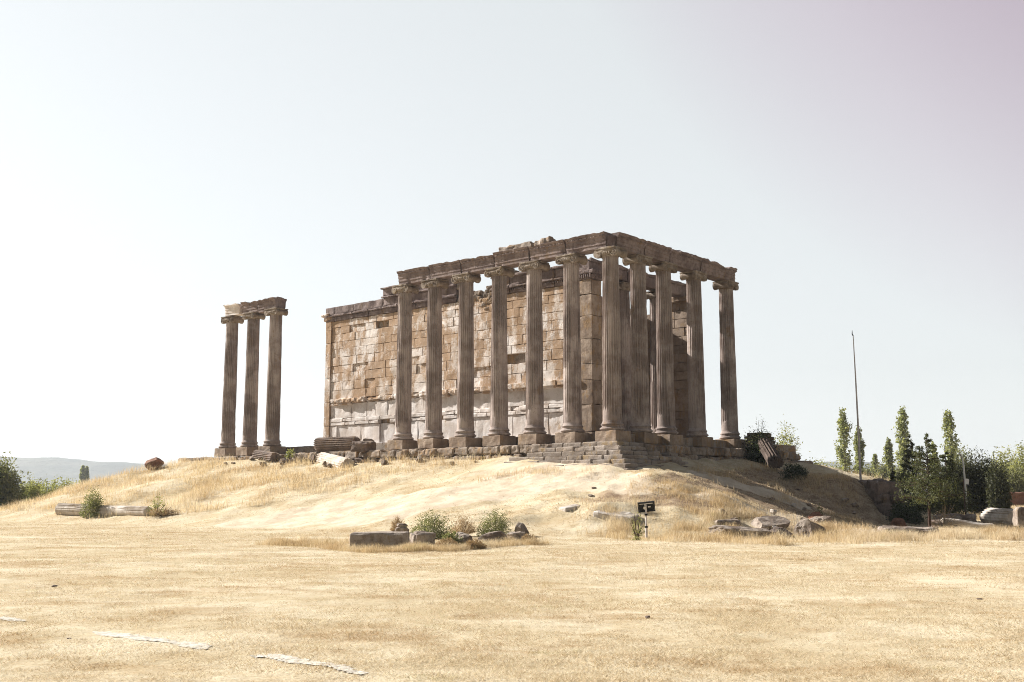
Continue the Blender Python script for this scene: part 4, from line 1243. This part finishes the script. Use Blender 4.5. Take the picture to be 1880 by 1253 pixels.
# dark junipers
for i, (px, py, tp_, Y, wpx, lab) in enumerate([
        (1790, 912, 826, 66.0, 44, 'tall dark juniper right of the white lamp post'),
        (1815, 912, 838, 66.0, 42, 'dark juniper in the middle of the right clump'),
        (1834, 914, 846, 64.0, 34, 'narrow dark juniper at the right end of its clump'),
        (1757, 912, 842, 66.0, 40, 'dark juniper left of the white lamp post, behind the pine')]):
    P = at_depth(px, py, Y); h = (py - tp_) / ppm(Y) + P[2] - g1(P[0], P[1]); w = wpx / ppm(Y) / 2
    plant('juniper_tree', (P[0], P[1]), bush_shape(w * 1.15, w, h, 0.03, 0.3), 520, 0.16, 'juniper', 290 + i, lab, 'tree', 'dark junipers at right', per=30, trunk=(h * 0.6, 0.08, 0.03, 0.03), aspect=0.35, up=0.8)
# pines in front
def pine(px, base_py, tip_py, Y, wpx, seed, label, n, lo=0.28, size=0.14, trunk_r=0.07, mat='pine'):
    P = at_depth(px, base_py, Y); gz = g1(P[0], P[1]); h = (base_py - tip_py) / ppm(Y) + P[2] - gz
    plant('pine_tree', (P[0], P[1]), cone_shape(wpx / ppm(Y) / 2, h, lo, 0.0), n, size, mat, seed, label, 'tree', per=46, spread=0.13, trunk=(h * 0.97, trunk_r, 0.012, 0.04), stems=14, aspect=0.22, up=0.3, twig=0.014)
pine(1708, 976, 790, 44.5, 128, 301, 'young pine with a dark bare trunk standing among the fallen stones', 130, 0.30)
pine(1678, 940, 800, 57.0, 96, 302, 'bushy pine left of the bare trunked young pine', 230, 0.14, 0.17)
pine(1740, 935, 815, 58.0, 100, 303, 'bushy pine right of the bare trunked young pine', 220, 0.12, 0.17)
pine(1642, 935, 862, 60.0, 40, 304, 'small pine at the top of the rock face', 150, 0.1, 0.17)
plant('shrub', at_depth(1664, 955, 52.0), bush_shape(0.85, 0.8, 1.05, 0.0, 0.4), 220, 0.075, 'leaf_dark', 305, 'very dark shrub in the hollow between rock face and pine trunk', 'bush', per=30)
plant('dry_weeds', at_depth(1735, 968, 46.0), bush_shape(0.7, 0.6, 1.1, 0.2, 0.2), 70, 0.06, 'drybush', 306, 'tangle of dry stems right of the pine trunk', 'weeds', per=12, spread=0.08, aspect=0.2, up=0.9, stems=40, twig=0.009, stem_mat='pale_bark')
# by the ruined vault
def TPg(a, b):
    q = C0 + U * a + V * b; return (q[0], q[1])
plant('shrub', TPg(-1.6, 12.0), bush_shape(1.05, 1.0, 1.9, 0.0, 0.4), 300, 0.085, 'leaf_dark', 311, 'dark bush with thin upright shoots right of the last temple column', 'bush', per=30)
plant('shrub', TPg(-1.5, 11.8), bush_shape(0.9, 0.8, 2.5, 0.3, 0.2), 40, 0.08, 'leaf', 312, 'loose leggy shoots sprouting over the dark bush by the last column', 'bush', per=16, stems=20)
P = at_depth(1447, 830, 70.0)
plant('shrub', (P[0], P[1], P[2] - 1.0), bush_shape(0.85, 0.8, 2.9, 0.25, 0.3), 90, 0.12, 'leaf_yellow', 313, 'sunlit yellow green bush growing behind the stub wall', 'bush', per=20, stems=16)
P = on_ground(1458, 878)
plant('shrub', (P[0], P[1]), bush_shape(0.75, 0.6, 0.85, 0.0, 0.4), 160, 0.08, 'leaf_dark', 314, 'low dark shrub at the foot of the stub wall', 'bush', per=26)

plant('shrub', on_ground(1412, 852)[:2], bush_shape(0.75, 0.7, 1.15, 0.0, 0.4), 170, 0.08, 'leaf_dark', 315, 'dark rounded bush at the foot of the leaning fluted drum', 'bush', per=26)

# ------------------------------------------------------------------ man-made things
def fixture():
    P = G(1187, 990)
    h = 68 / ppm(P[1])
    t = empty('floodlight', (P[0], P[1], P[2] - 0.03))
    tag(t, 'black floodlight on a thin steel post, seen from behind at the foot of the slope', 'floodlight')
    mb = MB(); tube(mb, [(0, 0, -0.1), (0, 0, h * 0.34)], 0.042, 10); tube(mb, [(0, 0, h * 0.34), (0, 0, h * 0.82)], 0.032, 10)
    tube(mb, [(0, 0, h * 0.82), (-0.01, 0.02, h * 0.95)], 0.028, 10)
    post = mb.build('post', M['steel'], t)
    for z in (h * 0.34, h * 0.66):
        mb = MB(); tube(mb, [(0, 0, z - 0.03), (0, 0, z + 0.03)], 0.055, 10)
        mb.build('collar', M['black'], post)
    hd = empty('housing_mount', (0, 0.02, h * 0.86), 0, t)
    W, H, D = 0.56, 0.32, 0.10
    mb = MB()
    for (c, d) in [((0, 0, H / 2), (W, D, 0.03)), ((0, 0, -H / 2), (W, D, 0.03)), ((-W / 2, 0, 0), (0.03, D, H + .03)), ((W / 2, 0, 0), (0.03, D, H + .03))]:
        rough_block(mb, c, d, 3, 14, 0.0, 1, 0)
    rough_block(mb, (0, 0.04, 0), (W - 0.035, 0.02, H - 0.035), 3, 14, 0.0, 1, 0)
    hs = mb.build('housing', M['black'], t, loc=(0.02, 0.03, h * 0.87)); hs.rotation_euler = (0.25, -0.10, -0.12)
    mb = MB()
    for (c, d) in [((0, -0.012, H / 2 - 0.045), (W - 0.1, 0.03, 0.03)), ((-0.05, -0.03, 0.05), (0.035, 0.04, 0.16)), ((0.10, -0.02, 0.0), (0.10, 0.03, 0.05))]:
        rough_block(mb, c, d, 3, 14, 0.0, 1, 0)
    mb.build('bracket', M['silver'], hs)
    mb = MB(); tube(mb, [(-0.06, -0.075, -0.02), (-0.06, -0.01, -0.02)], 0.055, 12)
    mb.build('lamp_socket', M['silver'], hs)
    bpy.data.objects.remove(hd)
fixture()

P = at_depth(1580, 877, 58.5); T = at_depth(1569.5, 607, 58.5)
mast = empty('mast', (P[0], P[1], g1(P[0], P[1])))
tag(mast, 'tall thin pale mast without a flag, standing between the poplars', 'mast')
H_ = T[2] - g1(P[0], P[1])
mb = MB(); tube(mb, [(0, 0, -0.3), (-0.01, 0, H_ * 0.4), (-0.03, 0, H_ * 0.7), (-0.06, 0, H_ * 0.97)], [0.065, 0.05, 0.036, 0.022], 10)
mb.build('pole', M['steel'], mast)
mb = MB(); tube(mb, [(-0.06, 0, H_ * 0.965), (-0.11, 0, H_ * 0.975), (-0.10, 0, H_)], [0.035, 0.03, 0.012], 8)
mb.build('finial', M['black'], mast)

P = at_depth(1774, 908, 60.0)
lamp = empty('lamp_post', (P[0], P[1], g1(P[0], P[1])))
tag(lamp, 'white slim lamp post in front of the dark junipers', 'lamp post')
H_ = 66 / ppm(60.0) + P[2] - g1(P[0], P[1])
mb = MB(); tube(mb, [(0, 0, -0.1), (-0.02, 0, H_ * 0.5), (-0.06, 0, H_ * 0.9), (-0.10, 0, H_)], [0.055, 0.05, 0.045, 0.03], 10)
mb.build('pole', M['white'], lamp)
mb = MB(); tube(mb, [(-0.10, 0, H_ - 0.02), (-0.16, 0, H_ + 0.12), (-0.26, 0, H_ + 0.26)], [0.03, 0.04, 0.06], 8)
mb.build('lamp_head', M['silver'], lamp)
P = at_depth(1771, 924, 54.0)
sg = empty('sign', (P[0], P[1], g1(P[0], P[1])))
tag(sg, 'small blank white sign plate on a thin rusty pole, in front of the lamp post', 'sign')
H_ = 44 / ppm(54.0) + P[2] - g1(P[0], P[1])
mb = MB(); tube(mb, [(0, 0, -0.1), (0.01, 0, H_)], 0.028, 8); mb.build('pole', M['rust'], sg)
mb = MB(); rough_block(mb, (0.0, -0.04, H_ - 0.14), (0.23, 0.02, 0.27), 3, 14, 0, 1, 0)
o = mb.build('plate', M['white'], sg); o.rotation_euler = (0, 0.08, 0.3)

# worn chalk lines on the lawn
def chalk(pts, seed, w=0.085):
    P = np.array([G(*p)[:2] for p in pts])
    seg = np.linspace(0, len(P) - 1, 46); q = np.stack([np.interp(seg, np.arange(len(P)), P[:, i]) for i in (0, 1)], 1)
    seg = np.linspace(0, len(P) - 1, 260); q = np.stack([np.interp(seg, np.arange(len(P)), P[:, i]) for i in (0, 1)], 1)
    d = np.gradient(q, axis=0); d /= np.linalg.norm(d, axis=1)[:, None]; nrm = np.stack([-d[:, 1], d[:, 0]], 1)
    t = np.linspace(0, 1, len(q)); env = np.clip(np.minimum(t, 1 - t) * 6, 0, 1)
    K = 15; sv = np.linspace(-1, 1, K)
    q = q + nrm * (0.05 * vnoise(np.stack([q[:, 0] * 1.5, q[:, 1] * 1.5, 0 * t], 1), seed))[:, None]
    rows = q[:, None, :] + nrm[:, None, :] * (sv[None, :, None] * w * 1.5)
    Pn = np.concatenate([rows, np.zeros(rows.shape[:2] + (1,))], -1)
    cov = env[:, None] * 1.05 - np.abs(sv)[None, :] + 0.45 * fbm(Pn * 4, seed, 3) + 0.42 * vnoise(Pn * 38, seed + 3) - 0.12
    ok = cov > 0
    F_ = np.array(grid_faces(len(q), K))
    F_ = F_[ok.ravel()[F_].sum(1) >= 3]
    rw = rows.reshape(-1, 2)
    z = gh(rw[:, 0], rw[:, 1]) + 0.008 + 0.006 * vnoise(Pn.reshape(-1, 3) * 20, 4)
    o = raw_mesh('chalk_line', np.column_stack([rw, z]), F_, M['chalk'], None, True)
    tag(o, kind='structure'); return q[::6]
CH = [chalk([(-20, 1133), (15, 1138), (50, 1143)], 1), chalk([(172, 1161), (250, 1172), (320, 1182), (382, 1194)], 2), chalk([(440, 1204), (530, 1210), (600, 1222), (672, 1240)], 3)]
CHP = np.concatenate(CH)

# ------------------------------------------------------------------ grass: raw blades, one object per kind of cover
def blades(x, y, h, w, lean, rr, seg2=True, z0=None):
    n = len(x); z = gh(x, y) - 0.01
    az = rr.uniform(0, 2 * math.pi, n); la = rr.uniform(0, 2 * math.pi, n)
    lx, ly = np.cos(la) * lean * h, np.sin(la) * lean * h
    dx, dy = np.cos(az) * w / 2, np.sin(az) * w / 2
    if not seg2:
        Vv = np.stack([np.stack([x - dx, y - dy, z], 1), np.stack([x + dx, y + dy, z], 1), np.stack([x + lx, y + ly, z + h], 1)], 1)
        return Vv.reshape(-1, 3), np.arange(3 * n).reshape(n, 3)
    mx, my, mz = x + lx * 0.35, y + ly * 0.35, z + h * 0.6
    Vv = np.stack([np.stack([x - dx, y - dy, z], 1), np.stack([x + dx, y + dy, z], 1), np.stack([mx + dx * .7, my + dy * .7, mz], 1), np.stack([mx - dx * .7, my - dy * .7, mz], 1),
                   np.stack([x + lx, y + ly, z + h * 0.95], 1)], 1).reshape(-1, 3)
    b0 = np.arange(n)[:, None] * 5
    F3 = np.concatenate([b0 + np.array([[0, 1, 2]]), b0 + np.array([[0, 2, 3]]), b0 + np.array([[3, 2, 4]])])
    return Vv, F3

def outside(x, y):
    a, b_ = ab(x, y)
    return ~((a > -1.2) & (a < 36.5) & (b_ > -1.2) & (b_ < 21)) & ~((a > -3.2) & (a < 6) & (b_ > -3.2) & (b_ < 2))
# short mown lawn, thinning with distance
rr = np.random.default_rng(3)
N = 760000
d = 7.0 * (80.0 / 7.0) ** rr.uniform(0, 1, N)
th_ = rr.uniform(-0.52, 0.52, N)
x, y = d * np.tan(th_), d
nz = fbm(np.stack([x / 1.6, y / 1.6, 0 * x], -1), 4, 3) + 0.6 * fbm(np.stack([x / 0.35, y / 0.35, 0 * x], -1), 9, 2)
dc = np.full(N, 9.0)
for q in CHP[::3]: dc = np.minimum(dc, np.hypot(x - q[0], y - q[1]))
keep = (nz > -0.9 + 0.5 * rr.uniform(0, 1, N) - 0.02 * d) & ((dc > 0.10 + 0.04 * rr.normal(size=N)) | (rr.uniform(0, 1, N) < 0.9)) & (soft(x, y) < 0.35 + 0.75 * (rr.uniform(0, 1, N) < 0.10)) & outside(x, y)
x, y, d, nz = x[keep], y[keep], d[keep], nz[keep]
h = (0.013 + 0.020 * rr.uniform(0, 1, len(x)) + 0.008 * np.clip(nz, -1, 1)) * (1 + 0.012 * d)
Vv, Fv = blades(x, y, h, 0.0035 + 0.00055 * d, rr.uniform(0.5, 2.6, len(x)), rr, False)
tag(raw_mesh('mown_dry_grass', Vv, Fv, M['lawn']), 'short dry yellow grass of the field', 'grass', kind='stuff')

# loose clods and little stones scattered over the field
mb = MB(); r_ = random.Random(4)
for i in range(7):
    dd = 8.0 * (50 / 8.0) ** r_.random(); tt = r_.uniform(-0.48, 0.48)
    cx, cy = dd * math.tan(tt), dd
    q_ = r_.uniform(.03, .07) * (1 + dd * 0.02)
    P, f = boulder_mesh([q_, q_ * r_.uniform(.7, 1), q_ * r_.uniform(.3, .6)], i, 4, 0.25, 4)
    mb.add(P + np.array([cx, cy, g1(cx, cy) - 0.003]), f)
tag(mb.build('clods', M['darkrock']), 'small dark clods and pebbles strewn over the dry field', 'clods', kind='stuff')
# tall dry grass
zoneL = world_poly([(-300, 938), (0, 941), (100, 940), (300, 942), (380, 938), (470, 930), (540, 920), (590, 908), (640, 890), (700, 877), (780, 866), (870, 858), (905, 852)])
zoneL += [TPg(4.5, -1.1), TPg(37, -1.0), TPg(40, -1), TPg(44, 20), TPg(70, 60), (-75, 130), (-60, 95)]
zoneR = world_poly([(1045, 925), (1100, 918), (1180, 938), (1250, 925), (1310, 915), (1390, 940), (1480, 966), (1560, 985), (1640, 988), (1720, 985), (1800, 978), (1960, 972), (1960, 990), (1800, 992), (1640, 999), (1500, 1002), (1380, 999), (1250, 998), (1140, 978), (1060, 948)])
slope = world_poly([(1280, 872), (1350, 862), (1420, 862), (1490, 872), (1570, 880), (1590, 900), (1600, 945), (1640, 985), (1560, 982), (1450, 940), (1360, 905)])
hump = world_poly([(1150, 905), (1180, 885), (1240, 878), (1290, 895), (1340, 912), (1400, 930), (1380, 940), (1300, 915), (1220, 915)])
foot = world_poly([(880, 868), (960, 864), (1090, 866), (1140, 872), (1130, 879), (1000, 873), (890, 876)])
patch = [gm(*p)[:2] for p in ((500, 1000), (560, 1003), (620, 1007), (600, 1000), (690, 1014), (760, 1010), (820, 1012), (880, 1006), (930, 1000), (980, 1000), (560, 995), (650, 998))]
rr = np.random.default_rng(17)
def tall(zone, n, h0, h1, w, name_list, clump=1.2, thr=-0.35, wk=0.0):
    zz = np.array(zone); lo, hi = zz.min(0), zz.max(0)
    x = rr.uniform(lo[0], hi[0], n * 3); y = rr.uniform(lo[1], hi[1], n * 3)
    jx = fbm(np.stack([x / 1.1, y / 1.6, 0 * x], -1), 61, 3) * 1.1 + 0.5 * rr.normal(size=len(x)); jy = fbm(np.stack([x / 1.1, y / 1.6, 0 * x + 7], -1), 62, 3) * 1.3 + 0.6 * rr.normal(size=len(x))
    k = poly_mask(x + jx, y + jy, [tuple(q) for q in zone])
    x, y = x[k][:n], y[k][:n]
    a, b_ = ab(x, y)
    nz = fbm(np.stack([x / clump, y / clump, 0 * x], -1), 51, 3)
    k = (nz + 0.25 * rr.normal(size=len(x)) > thr) & ~((a > -1.0) & (a < 36.5) & (b_ > -1.0) & (b_ < 21)) & ~((a > -3.1) & (a < 5.5) & (b_ > -3.1) & (b_ < 1))
    x, y, nz = x[k], y[k], nz[k]
    h = h0 + (h1 - h0) * np.clip(0.5 + 0.5 * nz + 0.25 * rr.normal(size=len(x)), 0, 1.3)
    name_list.append((x, y, h, np.full(len(x), w) * (1 + wk * np.hypot(x, y))))
acc = []
tall(zoneL, 330000, 0.06, 0.52, 0.016, acc, 1.6, -0.35)
tall(zoneR, 90000, 0.03, 0.38, 0.010, acc, 1.3, 0.30)
tall(zoneR, 22000, 0.03, 0.20, 0.009, acc, 0.5, -0.5)
tall(slope, 24000, 0.04, 0.32, 0.011, acc, 1.0, 0.25)
tall(hump, 10000, 0.04, 0.20, 0.009, acc, 0.6, 0.0)
tall(foot, 6000, 0.08, 0.30, 0.009, acc, 0.7, -0.1)
_ln = [gm(*p)[:2] for p in ((495, 1000), (560, 1004), (640, 1012), (700, 1015), (770, 1011), (840, 1010), (900, 1004), (985, 1000))]
n = 15000; t_ = rr.uniform(0, len(_ln) - 1.001, n); i_ = t_.astype(int); f_ = (t_ - i_)[:, None]
_A = np.array(_ln); q_ = _A[i_] * (1 - f_) + _A[i_ + 1] * f_ + rr.normal(size=(n, 2)) * np.array([0.10, 0.22])
nz_ = fbm(np.stack([q_[:, 0] / 0.5, q_[:, 1] / 0.5, 0 * q_[:, 0]], -1), 71, 3)
k_ = nz_ + 0.3 * rr.normal(size=n) > -0.15
acc.append((q_[k_, 0], q_[k_, 1], (0.05 + 0.22 * np.clip(0.5 + 0.6 * nz_[k_], 0, 1.2)) * rr.uniform(0.5, 1.2, k_.sum()), np.full(k_.sum(), 0.006)))
for (cx, cy) in patch:
    n = 700; r0 = rr.uniform(0, 1, n) ** 0.7 * 0.5; t0 = rr.uniform(0, 6.283, n)
    acc.append((cx + r0 * np.cos(t0) * 1.1, cy + r0 * np.sin(t0) * 0.7, rr.uniform(0.08, 0.36, n) * (1.1 - r0), np.full(n, 0.006)))
Pw = [at_depth(*p) for p in ((1480, 905, 62), (2100, 905, 62))]
n = 90000
yy = 56 * (240 / 56.0) ** rr.uniform(0, 1, n); xx = yy * rr.uniform(0.31, 0.56, n)
a, b_ = ab(xx, yy); k = b_ > 22
acc.append((xx[k], yy[k], rr.uniform(0.2, 0.6, k.sum()), 0.006 + 0.00022 * yy[k]))
x, y, h, w = [np.concatenate([q[i] for q in acc]) for i in range(4)]
_p = G(1187, 990); h = h * np.where(np.hypot(x - _p[0], (y - _p[1] + 0.4) * 0.8) < 0.8, 0.25, 1.0)
Vv, Fv = blades(x, y, h, w, rr.uniform(0.1, 0.75, len(x)), rr, True)
tag(raw_mesh('tall_dry_grass', Vv, Fv, M['straw']), 'tall straw coloured grass on the slopes and round the stones', 'grass', kind='stuff')

# ------------------------------------------------------------------ haze
m = bpy.data.materials.new('pale air'); m.use_nodes = True
nt = m.node_tree; nt.nodes.clear()
o_ = nt.nodes.new('ShaderNodeOutputMaterial'); v_ = nt.nodes.new('ShaderNodeVolumePrincipled')
v_.inputs['Color'].default_value = (0.86, 0.93, 1.0, 1); v_.inputs['Density'].default_value = 0.00020
v_.inputs['Anisotropy'].default_value = 0.2
nt.links.new(v_.outputs[0], o_.inputs['Volume'])
m.cycles.volume_sampling = 'DISTANCE'
m.cycles.homogeneous_volume = True
mb = MB(); box(mb, (0, 1500, 50), (6600, 3700, 108))
hz = mb.build('haze', m); tag(hz, kind='stuff')
